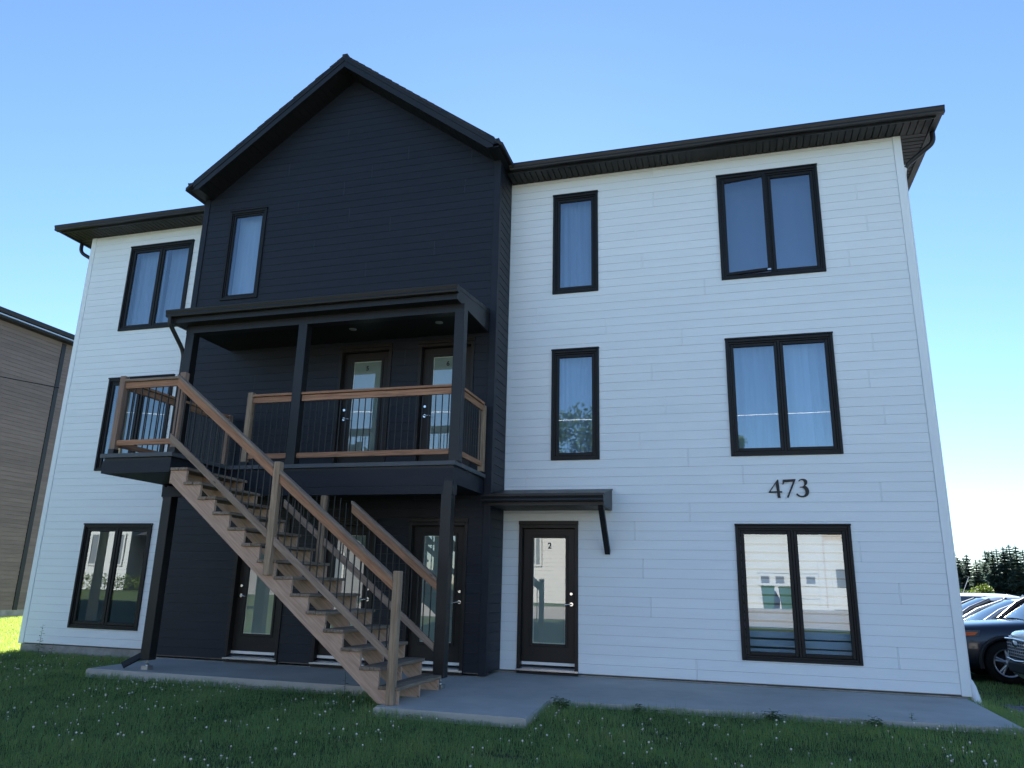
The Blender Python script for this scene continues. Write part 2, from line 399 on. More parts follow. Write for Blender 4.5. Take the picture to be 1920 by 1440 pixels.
DOOR = [('dark door under the small white-wall canopy', 0, .931, 0, 2.17, 0, 'R', '2'),
        ('lower door left of the stairs', -4.556, -3.61, 0, 2.15, YB, 'L', ''), ('lower door behind the stairs', -3.03, -2.085, 0, 2.15, YB, 'R', ''),
        ('lower door beside the right porch post', -1.547, -.60, 0, 2.15, YB, 'R', ''),
        ('balcony door marked 5', -2.982, -2.03, 2.83, 5.0, YB, 'L', '5'), ('balcony door marked 6', -1.55, -.606, 2.83, 5.0, YB, 'L', '6')]
holesW = [(w_[1], w_[2], w_[3], w_[4]) for w_ in WIN if w_[5] == 0]+[(d[1], d[2], -1, d[4]) for d in DOOR if d[5] == 0]
holesB = [(w_[1], w_[2], w_[3], w_[4]) for w_ in WIN if w_[5] != 0]+[(d[1], d[2], d[3] if d[3] > 1 else -1, d[4]) for d in DOOR if d[5] != 0]
SL = (10.22-8.17)/2.925                       # gable slope
def gable_half(z): return 9 if z < 8.05 else max((10.298-z)/.752, .02)

def board_row(name, m, k, xa, xb, joints, y, holes, half=None):
    """one double-course siding board per joint interval"""
    xs = [xa]+sorted(j for j in joints if xa+.3 < j < xb-.3)+[xb]
    for p, q in zip(xs, xs[1:]):
        R = []
        for c in (0, 1):
            z0 = Z0+PITCHZ*(2*k+c); z1 = z0+PITCHZ
            u, v = p+(.009 if p > xa else .0015), q-(.009 if q < xb else .0015)
            if half:
                h = half(z0); u, v = max(u, CX-h), min(v, CX+h)
                if v-u < .02: continue
            R += [(*r, z0) for r in sub_rects(u, v, z0+.0013, min(z1-.0013, ZTOP), holes)]
        R.sort(); groups = []
        for r in R:                              # pieces parted by a window are boards of their own
            if groups and r[0] < groups[-1][1]+.01: groups[-1][0].append(r); groups[-1][1] = max(groups[-1][1], r[1])
            else: groups.append([[r], r[1]])
        for g, _ in groups:
            b = MB()
            for (x0, x1, a, t, z0) in g:
                f = lambda z: -.0095+.0035*(z-z0)/PITCHZ
                b.hexa([(x0, y+f(a), a), (x1, y+f(a), a), (x1, y+.011, a), (x0, y+.011, a), (x0, y+f(t), t), (x1, y+f(t), t), (x1, y+.011, t), (x0, y+.011, t)])
            apt(b, name, m)
def joint(x, k, y, m):
    z0 = Z0+PITCHZ*2*k
    b = MB(); b.box(x-.0070, x+.0070, y-.0080, y+.009, z0+.003, z0+2*PITCHZ-.003); apt(b, 'joint_cover', m)
ZTOP = 8.06
JR = {0: [2.611], 2: [], 6: [4.86], 7: [1.787], 8: [2.60], 10: [.087, 3.38], 11: [2.606], 18: [2.583], 19: [1.393], 20: [.239], 21: [2.963], 22: [5.1],
      28: [], 29: [2.2], 1: [5.2], 3: [2.0], 4: [5.3], 5: [1.9], 9: [5.2], 12: [1.9], 13: [5.35], 14: [2.3], 15: [5.2], 16: [2.1], 17: [5.3], 23: [2.0], 24: [5.4], 25: [1.9], 26: [5.3], 27: [2.2]}
SHOWR = {0, 7, 8, 10, 11, 18, 19, 20, 21, 29}
for k in range(30):
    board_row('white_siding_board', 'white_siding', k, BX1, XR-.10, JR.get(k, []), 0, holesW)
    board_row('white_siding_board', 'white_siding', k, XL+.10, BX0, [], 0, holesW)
    if k in JR:
        for j in JR[k]:
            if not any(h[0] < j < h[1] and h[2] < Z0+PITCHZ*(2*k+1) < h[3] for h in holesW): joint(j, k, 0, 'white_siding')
ZTOP = 20
JB = {33: [-3.21], 31: [-1.98, -4.38], 30: [-2.67, -.79], 29: [-3.2], 28: [-4.1, -.89], 27: [-3.05], 26: [-2.24], 25: [-3.7], 24: [-1.39], 23: [-2.64],
      34: [], 9: [-1.5], 8: [-3.4], 7: [-4.8], 5: [-1.75], 12: [-4.2], 14: [-3.3], 16: [-4.6], 17: [-1.8]}
for k in range(38):
    board_row('dark_siding_board', 'black_siding', k, BX0+.10, BX1-.10, JB.get(k, []), YB, holesB, gable_half)
    for j in JB.get(k, []): joint(j, k, YB, 'joint_dark')
# right cheek of the dark block (faces +X) and the left one
for sx, xx in ((1, BX1), (-1, BX0)):
    for k in range(30):
        b = MB()
        for c in (0, 1):
            z0 = Z0+PITCHZ*(2*k+c); a, t = z0+.002, min(z0+PITCHZ-.002, 8.15)
            o0, o1 = xx+sx*.0, xx-sx*.005
            P = [(o0, YB+.09, a), (o0, -.012, a), (xx-sx*.03, -.012, a), (xx-sx*.03, YB+.09, a), (o1, YB+.09, t), (o1, -.012, t), (xx-sx*.03, -.012, t), (xx-sx*.03, YB+.09, t)]
            b.hexa(P if sx < 0 else [P[i] for i in (1, 0, 3, 2, 5, 4, 7, 6)])
        apt(b, 'dark_siding_board', 'black_siding')
# corner boards
def cboard(x0, x1, y0, y1, z0, z1, m):
    b = MB(); b.cbox(x0, x1, y0, y1, z0, z1, .004); apt(b, 'corner_board', m)
cboard(XR-.10, XR+.012, -.024, .09, -.035, 8.062, 'white_trim'); cboard(XL-.012, XL+.10, -.024, .09, -.035, 8.062, 'white_trim')
cboard(BX1-.10, BX1+.014, YB-.026, YB+.09, -.05, 8.17, 'black_siding'); cboard(BX0-.014, BX0+.10, YB-.026, YB+.09, -.05, 8.17, 'black_siding')
# sheathed walls with the openings left out, side and rear walls
b = MB()
for r in sub_rects(XL+.01, XR-.01, -.03, 8.3, holesW): 
    if r[1] <= BX0+.02 or r[0] >= BX1-.02 or True: b.box(r[0], r[1], .014, .16, r[2], r[3])
apt(b, 'wall', 'interior', label='front wall sheathing')
b = MB()
for r in sub_rects(BX0+.04, BX1-.04, -.03, 8.17, holesB): b.box(r[0], r[1], YB+.014, YB+.15, r[2], r[3])
b.prism([(BX0+.04, 8.171), (BX1-.04, 8.171), (CX, 10.21)], 'y', YB+.014, YB+.15); apt(b, 'wall', 'interior')
for x0, x1 in ((XL, XL+.2), (XR-.2, XR)):
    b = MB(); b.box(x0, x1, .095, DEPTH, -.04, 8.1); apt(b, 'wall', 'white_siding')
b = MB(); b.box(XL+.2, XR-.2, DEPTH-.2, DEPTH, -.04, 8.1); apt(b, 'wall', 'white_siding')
b = MB(); b.box(BX0+.04, BX0+.16, YB+.16, .013, -.03, 8.15); b.box(BX1-.16, BX1-.04, YB+.16, .013, -.03, 8.15); apt(b, 'wall', 'interior')
# inside: floors, partitions, ceilings
for z in (-.02, 2.72, 5.5, 8.2):
    b = MB(); b.box(XL+.21, XR-.21, .17, 5, z, z+.1); apt(b, 'interior_floor', 'interior_floor')
b = MB(); b.box(XL+.21, XR-.21, 3.2, 3.3, -.03, 8.2); apt(b, 'interior_wall', 'interior')
for x in (BX0, CX, BX1+.2, 2.3):
    b = MB(); b.box(x, x+.1, .17, 3.19, -.03, 8.2); apt(b, 'interior_wall', 'interior')
# foundation
b = MB(); b.box(XL+.02, XR-.02, .02, DEPTH-.02, -.7, -.041); apt(b, 'foundation', 'foundation')
b = MB(); b.box(BX0+.03, BX1-.03, YB+.012, .019, -.7, -.06); apt(b, 'foundation', 'foundation')

# --- windows
def make_window(desc, x0, x1, z0, z1, y, panes):
    tr, hd = .042, .028
    b = MB(); yo = y-.036
    b.cbox(x0, x0+tr, yo, y+.06, z0, z1-hd, .005); b.cbox(x1-tr, x1, yo, y+.06, z0, z1-hd, .005)
    b.cbox(x0+tr, x1-tr, yo+.002, y+.06, z0, z0+tr, .005); b.cbox(x0+tr, x1-tr, yo+.002, y+.06, z1-hd-tr, z1-hd, .005)
    b.cbox(x0-.006, x1+.006, yo-.012, y+.05, z1-hd+.001, z1, .004)          # head drip cap
    wn = apt(b, 'window', 'black_frame', label=desc)
    fx0, fx1, fz0, fz1 = x0+tr, x1-tr, z0+tr, z1-hd-tr; ft = .024
    b = MB(); fy0, fy1 = y-.012, y+.12
    b.box(fx0, fx0+ft, fy0, fy1, fz0, fz1); b.box(fx1-ft, fx1, fy0, fy1, fz0, fz1)
    b.box(fx0+ft, fx1-ft, fy0, fy1, fz0, fz0+ft); b.box(fx0+ft, fx1-ft, fy0, fy1, fz1-ft, fz1)
    xm = (fx0+fx1)/2
    if panes == 2: b.box(xm-.014, xm+.014, fy0, fy1, fz0+ft, fz1-ft)
    apt(b, 'window_frame', 'black_frame', wn)
    spans = [(fx0+ft+.003, fx1-ft-.003)] if panes == 1 else [(fx0+ft+.003, xm-.017), (xm+.017, fx1-ft-.003)]
    for i, (a, c) in enumerate(spans):
        s = .05 if y == 0 else .036; za, zc = fz0+ft+.003, fz1-ft-.003; W, H = c-a, zc-za
        b = MB(); q = .03
        b.cbox(0, s, 0, .045, 0, H, .006); b.cbox(W-s, W, 0, .045, 0, H, .006)
        b.cbox(s, W-s, .001, .045, 0, s, .006); b.cbox(s, W-s, .001, .045, H-s, H, .006)
        mw = Matrix.Translation((a, y-.002, za))
        if 'ajar' in desc and i == 0: mw = Matrix.Translation((a, y-.012, za)) @ Matrix.Rotation(math.radians(-7.5), 4, 'Z')
        sash = b.mesh('sash', 'black_frame'); link('sash', sash, wn, mw=mw)
        g = MB(); g.box(s-.008, W-s+.008, .024, .030, s-.008, H-s+.008)
        link('glass_pane', g.mesh('glass_pane', 'window_glass'), wn, mw=mw)
        if 'ajar' in desc and i == 0:
            b = MB(); b.tube([(c-.28, y+.0, fz0+ft+.012), (c-.03, y-.10, fz0+ft+.016)], .007, 6); b.box(c-.06, c-.01, y-.105, y-.085, fz0+ft+.005, fz0+ft+.03)
            apt(b, 'stay_arm', 'galvanised', wn)
    return wn
for w_ in WIN: make_window(*w_)

# --- text shapes
def text_mesh(txt, size, ext, name, m):
    cu = bpy.data.curves.new(name, 'FONT'); cu.body = txt; cu.size = size; cu.extrude = ext; cu.align_x = 'CENTER'; cu.offset = size*.03
    return cu_mesh(cu, name, m)
def cu_mesh(cu, name, m):
    o = bpy.data.objects.new('tmp', cu); COL.objects.link(o); bpy.context.view_layer.update()
    me = bpy.data.meshes.new_from_object(o.evaluated_get(bpy.context.evaluated_depsgraph_get()))
    bpy.data.objects.remove(o); bpy.data.curves.remove(cu); me.name = name; me.materials.clear(); me.materials.append(M[m]); return me
def poly_mesh(loops, ext, name, m):
    cu = bpy.data.curves.new(name, 'CURVE'); cu.dimensions = '2D'; cu.fill_mode = 'BOTH'; cu.extrude = ext
    for lp in loops:
        sp = cu.splines.new('POLY'); sp.points.add(len(lp)-1); sp.use_cyclic_u = True
        for p, q in zip(sp.points, lp): p.co = (q[0], q[1], 0, 1)
    return cu_mesh(cu, name, m)
FRONT = Matrix.Rotation(PI/2, 4, 'X')        # XY shape stood up to face -Y

# --- doors
def make_door(desc, x0, x1, z0, z1, y, side, num):
    b = MB(); tr = .05; yo = y-.03
    b.cbox(x0, x0+tr, yo, y+.12, z0-.03, z1-.06, .004); b.cbox(x1-tr, x1, yo, y+.12, z0-.03, z1-.06, .004)
    b.cbox(x0+tr, x1-tr, yo+.002, y+.12, z1-.06-tr, z1-.06, .004)
    b.cbox(x0-.004, x1+.004, yo-.014, y+.05, z1-.059, z1, .004)
    d = apt(b, 'door', 'door_paint', label=desc)
    a, c, t = x0+tr+.004, x1-tr-.004, z1-.06-tr-.004; zs = z0+.075; ys = y+.075
    cx = (a+c)/2; gw = .252; g0, g1 = z0+.365, z1-.255
    b = MB()
    for r in sub_rects(a, c, zs, t, [(cx-gw-.008, cx+gw+.008, g0-.008, g1+.008)]): b.box(r[0], r[1], ys, ys+.045, r[2], r[3])
    apt(b, 'door_leaf', 'door_paint', d)
    b = MB(); m_ = .042
    b.cbox(cx-gw-m_, cx-gw, ys-.014, ys+.03, g0-m_, g1+m_, .006); b.cbox(cx+gw, cx+gw+m_, ys-.014, ys+.03, g0-m_, g1+m_, .006)
    b.cbox(cx-gw, cx+gw, ys-.013, ys+.03, g0-m_, g0, .006); b.cbox(cx-gw, cx+gw, ys-.013, ys+.03, g1, g1+m_, .006)
    apt(b, 'glazing_frame', 'door_paint', d)
    b = MB(); b.box(cx-gw, cx+gw, ys+.010, ys+.016, g0, g1); apt(b, 'glass_pane', 'door_glass', d)
    e = .012; b = MB(); b.box(cx-gw, cx-gw+e, ys+.0165, ys+.0225, g0, g1); b.box(cx+gw-e, cx+gw, ys+.0165, ys+.0225, g0, g1)
    b.box(cx-gw+e, cx+gw-e, ys+.0165, ys+.0225, g1-e, g1); b.box(cx-gw+e, cx+gw-e, ys+.0165, ys+.0225, g0, g0+e); apt(b, 'glass_spacer', 'white_strip', d)
    b = MB(); b.box(cx-gw-.005, cx+gw+.005, ys+.024, ys+.03, g0-.005, g1+.005); apt(b, 'frosted_sheet', 'frosted', d)
    # hardware
    hx = (c-.065) if side == 'R' else (a+.065); hz = z0+.94; sgn = -1 if side == 'R' else 1
    b = MB(); b.lathe([(0, ys-.012), (.028, ys-.012), (.033, ys)], 16, 'y', (hx, 0, hz), sm=False)
    b.tube([(hx, ys-.01, hz), (hx, ys-.055, hz), (hx+sgn*.03, ys-.06, hz), (hx+sgn*.115, ys-.055, hz-.012)], .0095, 8); apt(b, 'handle', 'chrome', d)
    b = MB(); b.lathe([(0, ys-.022), (.02, ys-.022), (.027, ys-.012), (.027, ys)], 16, 'y', (hx, 0, hz+.15), sm=False); apt(b, 'deadbolt', 'chrome', d)
    # sill and sweep
    b = MB(); b.box(a, c, ys-.012, ys-.001, zs-.012, zs+.028); apt(b, 'door_sweep', 'white_strip', d)
    b = MB(); b.hexa([(a-.002, y-.05, z0-.012), (c+.002, y-.05, z0-.012), (c+.002, ys+.05, z0-.012), (a-.002, ys+.05, z0-.012),
                      (a-.002, y-.05, z0+.012), (c+.002, y-.05, z0+.012), (c+.002, ys+.05, z0+.05), (a-.002, ys+.05, z0+.05)])
    b.box(x0-.005, x1+.005, y-.062, y-.0505, z0-.014, z0+.008); apt(b, 'threshold', 'sill_metal', d)
    b = MB(); b.box(x0+.002, x1-.002, y-.028, y+.012, z0-.058, z0-.031); apt(b, 'sill_board', 'door_paint', d)
    if num:
        me = text_mesh(num, .105 if num != '2' else .12, .001, 'door_number', 'number_black' if num != '2' else 'number_grey'); link('door_number', me, d, mw=Matrix.Translation((cx+.0, ys+.0075, g1-.155)) @ FRONT)
    return d
for d in DOOR: make_door(*d)

# --- house number, drawn after the photograph's serif figures
def px(p): return (3.72+(p[0]-490)*.000613, 2.763-(p[1]-218)*.000626)
def arc(cx, cy, rx, ry, a0, a1, n): return [(cx+rx*math.cos(math.radians(a0+(a1-a0)*i/n)), cy-ry*math.sin(math.radians(a0+(a1-a0)*i/n))) for i in range(n+1)]
four = [[(490, 514), (698, 230), (724, 230), (738, 494), (790, 494), (790, 526), (740, 526), (748, 646), (684, 646), (676, 526), (490, 526)], [(534, 494), (674, 494), (658, 318)]]
seven = [[(822, 230), (1104, 220), (1104, 238), (924, 640), (912, 648), (888, 630), (1046, 278), (880, 288), (852, 292), (832, 336), (812, 344), (806, 336)]]
three = [[(1164, 272), (1168, 256), (1190, 234), (1225, 220), (1262, 216), (1305, 222), (1340, 242), (1358, 280), (1354, 322), (1334, 352), (1304, 376), (1340, 400), (1368, 438),
          (1382, 490), (1376, 548), (1348, 596), (1304, 624), (1246, 636), (1188, 632), (1136, 612), (1106, 586), (1096, 566), (1106, 552), (1124, 552), (1146, 574), (1180, 598), (1226, 606),
          (1264, 596), (1290, 566), (1300, 520), (1294, 476), (1274, 440), (1240, 418), (1196, 416), (1180, 406), (1196, 396), (1240, 394), (1270, 376), (1286, 340), (1286, 296), (1270, 262), (1240, 246), (1206, 252), (1186, 270), (1172, 276)]]
hn = link('house_number', None, APT, mw=Matrix.Translation((3.94, -.02, 2.63)))
for nm, lp in (('digit', four), ('digit', seven), ('digit', three)):
    me = poly_mesh([[px(p) for p in q] for q in lp], .007, nm, 'number_black'); link(nm, me, hn, mw=Matrix.Translation((0, -.02, 0)) @ FRONT)
hn['label'] = 'black house number 473'

# --- roofs, soffits, gutters
GX = -3.165
def zs_(x): return 10.238-.752*abs(x-GX)
ex0, ex1, ey0, ey1, ez = XL-.42, XR+.42, -.42, DEPTH+.42, 8.215
rz = ez+(ey1-ey0)/2*.33; hx = (ey1-ey0)/2
b = MB(); P = [(ex0, ey0, ez), (ex1, ey0, ez), (ex1, ey1, ez), (ex0, ey1, ez), (ex0+hx, (ey0+ey1)/2, rz), (ex1-hx, (ey0+ey1)/2, rz)]
b.add(P, [(0, 1, 5, 4), (1, 2, 5), (2, 3, 4, 5), (3, 0, 4), (3, 2, 1, 0)]); ROOF = apt(b, 'roof', 'shingle')
b = MB()
for sgn in (-1, 1):
    n = 22; ln = 3.06/n
    for i in range(n):
        xa, xb2 = GX+sgn*i*ln, GX+sgn*((i+1)*ln+.012); za, zb = 10.475-.752*i*ln, 10.475-.752*((i+1)*ln+.012)
        jt = random.uniform(-.007, .007)
        pl = [(xa, za-.05), (xb2, zb-.05), (xb2, zb+.016), (xa, za+.004)]
        b.prism(pl if sgn > 0 else pl[::-1], 'y', -1.168+jt, 6.5)
b.box(GX-.05, GX+.05, -1.172, 6.5, 10.45, 10.492); apt(b, 'gable_roof', 'shingle')
b = MB()
for sgn in (-1, 1):
    p = [(GX, 10.238), (GX+sgn*2.80, 8.132), (GX+sgn*2.90, 8.132), (GX+sgn*2.90, 8.29), (GX, 10.47)]
    b.prism(p if sgn > 0 else p[::-1], 'y', -1.155, -1.125)
    q = [(GX, 10.36), (GX+sgn*2.925, 8.165), (GX+sgn*2.925, 8.305), (GX, 10.50-.035)]
    b.prism(q if sgn > 0 else q[::-1], 'y', -1.166, -1.1555)
apt(b, 'rake_fascia', 'black_metal')
for sgn in (-1, 1):     # raking soffit in narrow ribbed panels, plus the level eave return
    n = 10; L = 2.80/n
    for i in range(n):
        b = MB()
        for j in range(3):
            xa, xb2 = GX+sgn*(i*L+j*L/3+.004), GX+sgn*(i*L+(j+1)*L/3-.004)
            if sgn < 0: xa, xb2 = xb2, xa
            b.prism([(xa, zs_(xa)+.004), (xb2, zs_(xb2)+.004), (xb2, zs_(xb2)+.02), (xa, zs_(xa)+.02)], 'y', -1.124, YB-.011)
        xa, xb2 = sorted((GX+sgn*i*L, GX+sgn*(i+1)*L))
        b.prism([(xa, zs_(xa)+.021), (xb2, zs_(xb2)+.021), (xb2, zs_(xb2)+.03), (xa, zs_(xa)+.03)], 'y', -1.124, YB-.011)
        apt(b, 'soffit_panel', 'soffit_black')
    b = MB(); xa, xb2 = sorted((GX+sgn*2.801, GX+sgn*2.995)); b.box(xa, xb2, -1.124, .4, 8.136, 8.16); apt(b, 'soffit_panel', 'soffit_black')
GUT = [(0, 0), (.085, 0), (.092, .02), (.088, .045), (.104, .085), (.104, .108), (.096, .108), (.096, .098), (.008, .098), (.008, .108), (0, .108)]
def gutter(axis, a0, a1, o, z, sgn, parent=APT, sc=1.0, ends=0):
    """K-style gutter: o = wall-side coordinate, sgn = outward direction"""
    b = MB(); prof = [(o+sgn*u*sc, z+v*sc) for u, v in GUT]
    if sgn > 0: pass
    prof2 = prof if (axis == 'y') == (sgn > 0) else prof[::-1]
    b.prism(prof2, axis, a0, a1); return b.build('gutter', 'black_metal', parent)
# front eaves: fascia + gutter + soffit
for (a, c) in ((BX1+.10, ex1), (ex0, BX0-.10)):
    b = MB(); b.box(a, c, ey0+.0, ey0+.022, 8.045, 8.21); apt(b, 'fascia', 'black_metal')
    gutter('x', a-(0 if a > 0 or a > BX1 else .104), c+(.104 if c > 0 else 0), ey0, 8.075, -1)
for (xo, sg) in ((ex1, 1), (ex0, -1)):
    b = MB(); b.box(min(xo, xo-sg*.022), max(xo, xo-sg*.022), ey0+.023, ey1, 8.045, 8.21); apt(b, 'fascia', 'black_metal')
    gutter('y', ey0-.0, ey1, xo, 8.075, sg)
for sgn, xx in ((1, BX1+.0), (-1, BX0-.0)):        # eave gutters of the dark block
    gutter('y', -1.155, .2 if sgn > 0 else .2, xx+sgn*.0 if sgn > 0 else xx, 8.185, sgn, sc=.95)
def soffit_front(a, c, y0, y1, z):
    n = max(1, round((c-a)/.305)); L = (c-a)/n
    for i in range(n):
        b = MB()
        for j in range(3):
            b.box(a+i*L+j*L/3+.009, a+i*L+(j+1)*L/3-.009, y0, y1, z, z+.022)
        b.box(a+i*L, a+(i+1)*L, y0, y1, z+.0225, z+.03); apt(b, 'soffit_panel', 'soffit_black')
soffit_front(BX1+.016, ex1-.023, ey0+.023, -.012, 8.064); soffit_front(ex0+.023, BX0-.016, ey0+.023, -.012, 8.064)
def soffit_side(x0, x1, ya, yb_, z):
    n = round((yb_-ya)/.305); L = (yb_-ya)/n
    for i in range(n):
        b = MB()
        for j in range(3): b.box(x0, x1, ya+i*L+j*L/3+.009, ya+i*L+(j+1)*L/3-.009, z, z+.022)
        b.box(x0, x1, ya+i*L, ya+(i+1)*L, z+.0225, z+.03); apt(b, 'soffit_panel', 'soffit_black')
soffit_side(XR+.013, ex1-.023, -.011, 8, 8.064); soffit_side(ex0+.023, XL-.013, -.011, 5, 8.064)
def downspout(pts, m, parent=APT, wx=.075, wy=.055):
    b = MB(); b.rtube(pts, wx, wy); return b.build('downspout', m, parent)
def elbow(pts, m, parent=APT, r=.038):
    b = MB(); P = [Vector(p) for p in pts]; Q = [P[0]]
    for i in range(1, len(P)-1):
        a, c = (P[i-1]-P[i]), (P[i+1]-P[i]); k = min(.12, a.length/2, c.length/2)
        A, C = P[i]+a.normalized()*k, P[i]+c.normalized()*k
        for t in (0, .25, .5, .75, 1): Q.append(A.lerp(P[i], t).lerp(P[i].lerp(C, t), t))
    Q.append(P[-1]); b.tube(Q, r, 10); return b.build('downspout', m, parent)
elbow([(6.455, .02, 8.07), (6.455, .02, 7.90), (6.10, .16, 7.66), (6.06, .17, 7.60)], 'black_metal')
elbow([(6.062, .17, 7.64), (6.03, .18, 7.5), (6.03, .18, .12)], 'white_pvc', r=.036)
b = MB(); b.tube([(6.03, .17, .13), (6.045, .12, .07), (6.07, -.02, -.18)], .05, 12, rads=[.05, .052, .055]); apt(b, 'downspout', 'white_pvc', label='white kick-out at the foot of the right downspout')
elbow([(-9.93, .14, 8.08), (-9.93, .14, 7.87), (-9.58, .26, 7.66), (-9.53, .28, 7.5), (-9.53, .28, 0)], 'black_metal')

# --- entry canopy over the white-wall door
b = MB(); CXR = 1.455
b.prism([(-.012, 2.325), (-.012, 2.63), (-.82, 2.475), (-.82, 2.325)][::-1], 'x', CXR-.02, CXR); 
b.box(BX1+.016, CXR-.021, -.82, -.80, 2.325, 2.47)
CAN = apt(b, 'entry_canopy', 'black_metal')
b = MB(); b.prism([(-.012, 2.632), (-.012, 2.655), (-.84, 2.497), (-.84, 2.476)][::-1], 'x', BX1+.016, CXR+.012); apt(b, 'canopy_roof', 'black_metal', CAN)
gutter('x', -.34, CXR+.012, -.822, 2.372, -1, CAN, .95)
n = 16; L = (CXR-.022-BX1-.017)/n
for i in range(n):
    b = MB(); b.box(BX1+.017+i*L+.004, BX1+.017+(i+1)*L-.004, -.799, -.012, 2.329, 2.345); apt(b, 'soffit_slat', 'soffit_black', CAN)
b = MB(); b.box(BX1+.017, CXR-.022, -.799, -.012, 2.346, 2.356); apt(b, 'soffit_backing', 'soffit_black', CAN)
bar('bracket', (1.40, -.74, 2.34), (1.382, -.03, 1.70), .078, .085, 'black_frame', CAN, c=.004)

# ------------------------------------------------------------------ balcony and porch
BAL = thing('balcony', 'dark porch and wood railed balcony with shed roof on the front of the dark block', 'balcony', (-2.7, -1.4, -.08))
def bal(b, name, m, parent=BAL, **k): return b.build(name, m, parent, **k)
DX0, DX1, DY, LY, LX, DZ = -5.06, -.345, -2.06, -3.26, -3.885, 2.80
b = MB(); pl = [(DX0, YB-.03), (DX0, LY), (LX, LY), (LX, DY), (DX1, DY), (DX1, YB-.03)]
b.prism(pl, 'z', DZ-.055, DZ); bal(b, 'deck', 'deck_membrane')
pi = [(DX0+.03, YB-.03), (DX0+.03, LY+.03), (LX-.03, LY+.03), (LX-.03, DY+.03), (DX1-.03, DY+.03), (DX1-.03, YB-.03)]
def ring_board(name, p, z0, z1, t, m, step=0):
    b = MB(); 
    for i in range(len(p)-1):
        (x0, y0), (x1, y1) = p[i], p[i+1]
        d = Vector((x1-x0, y1-y0)).normalized(); nrm = Vector((d.y, -d.x)); q = t
        if abs(d.x) > .5: b.box(min(x0, x1), max(x0, x1), min(y0, y0-nrm.y*q), max(y0, y0-nrm.y*q), z0, z1)
        else:
            ya, yb_ = sorted((y0, y1)); b.box(min(x0, x0-nrm.x*q), max(x0, x0-nrm.x*q), ya+(q+.001 if i in (1, 3, 4) or ya < -1.5 else 0), yb_, z0, z1)
    return bal(b, name, m)
ring_board('drip_edge', [(x+(.012 if x < -5 else -.012 if x > -1 or x > -4 else 0), y+.012) for x, y in pi], DZ-.095, DZ-.056, .02, 'black_metal')
ring_board('fascia_board', pi[0:4], 2.535, DZ-.096, .024, 'black_siding')
b = MB(); b.box(LX-.03, DX1-.03, DY+.03, DY+.054, 2.472, DZ-.096); b.box(DX1-.054, DX1-.03, DY+.055, YB-.03, 2.50, DZ-.096); bal(b, 'fascia_board', 'black_siding')
b = MB(); b.box(LX-.02, DX1-.035, DY+.024, DY+.05, 2.358, 2.468); b.box(DX0+.03, LX-.021, DY+.024, DY+.05, 2.358, 2.50); b.box(DX0+.03, DX1-.035, DY+.051, DY+.20, 2.366, 2.50); bal(b, 'beam', 'black_siding')
b = MB(); b.box(DX1-.16, DX1-.034, DY+.0235, DY+.2005, 2.356, 2.53); bal(b, 'beam_end', 'black_metal')
b = MB(); b.box(DX0+.055, DX1-.055, DY+.2, YB-.03, 2.50, 2.515); bal(b, 'soffit', 'soffit_black')
n = 11; L = (LX-DX0-.12)/n
for i in range(n):
    b = MB(); b.box(DX0+.06+i*L+.004, DX0+.06+(i+1)*L-.004, LY+.056, DY+.02, 2.542, 2.556); bal(b, 'soffit_slat', 'soffit_black')
b = MB(); b.box(DX0+.06, LX-.06, LY+.056, DY+.02, 2.557, 2.565); bal(b, 'soffit', 'soffit_black')
# square wrapped posts
def post(name, cx, cy, s, z0, z1, m, c=.006, lab=None):
    b = MB(); b.cbox(-s/2, s/2, -s/2, s/2, 0, z1-z0, c); o = bal(b, name, m, mw=Matrix.Translation((cx, cy, z0))); return o
PY = -1.955
for cx in (-.465, -4.925):
    p_ = post('porch_post', cx, PY, .15, .05, 2.37, 'black_metal')
    b = MB(); z = zt(PY); b.cbox(cx-.055, cx+.055, PY-.055, PY+.055, z, z+.055, .004); b.lathe([(.03, z+.055), (.03, z+.07), (.012, z+.07), (.012, .05)], 10, 'z', (cx, PY, 0)); b.lathe([(.024, z+.09), (.024, z+.105), (0, z+.105)], 6, 'z', (cx, PY, 0), sm=False)
    bal(b, 'post_base', 'galvanised', p_)
for cx in (-.395, -2.92, -4.955): post('porch_post', cx, PY+.02, .148, DZ, 4.955, 'black_metal')
# porch roof
RY, RXL, RXR = -2.20, -5.17, -.372
b = MB(); b.box(-5.03, -.325, PY-.055, PY+.095, 4.95, 5.07); bal(b, 'beam', 'black_metal')
b = MB(); b.prism([(YB-.03, 5.33), (YB-.03, 5.44), (RY-.02, 5.265), (RY-.02, 5.215)][::-1], 'x', RXL, RXR); PR = bal(b, 'porch_roof', 'shingle')
b = MB(); b.box(RXL, RXR, RY, RY+.024, 5.068, 5.212); bal(b, 'fascia', 'black_metal', PR)
for x0, x1 in ((RXR-.03, RXR+.004), (RXL-.004, RXL+.03)):
    b = MB(); b.prism([(YB-.03, 5.068), (YB-.03, 5.40), (RY-.001, 5.235), (RY-.001, 5.066)][::-1], 'x', x0, x1); bal(b, 'fascia', 'black_metal', PR)
    b = MB(); b.prism([(YB-.03, 5.39), (YB-.03, 5.455), (RY-.03, 5.28), (RY-.03, 5.225)][::-1], 'x', x0-.006 if x0 < -1 else x1-.012, x0+.012 if x0 < -1 else x1+.006); bal(b, 'drip_edge', 'black_metal', PR)
gutter('x', RXL-.05, RXR+.035, RY-.002, 5.15, -1, PR)
b = MB(); b.box(RXL+.03, RXR-.03, RY+.025, YB-.03, 5.072, 5.085); bal(b, 'ceiling', 'soffit_black', PR)
for (lx, ly) in ((-1.37, -1.35), (-.78, -1.35)): pass
LIGHTS = [(-2.45, -1.33), (-.98, -1.33)]
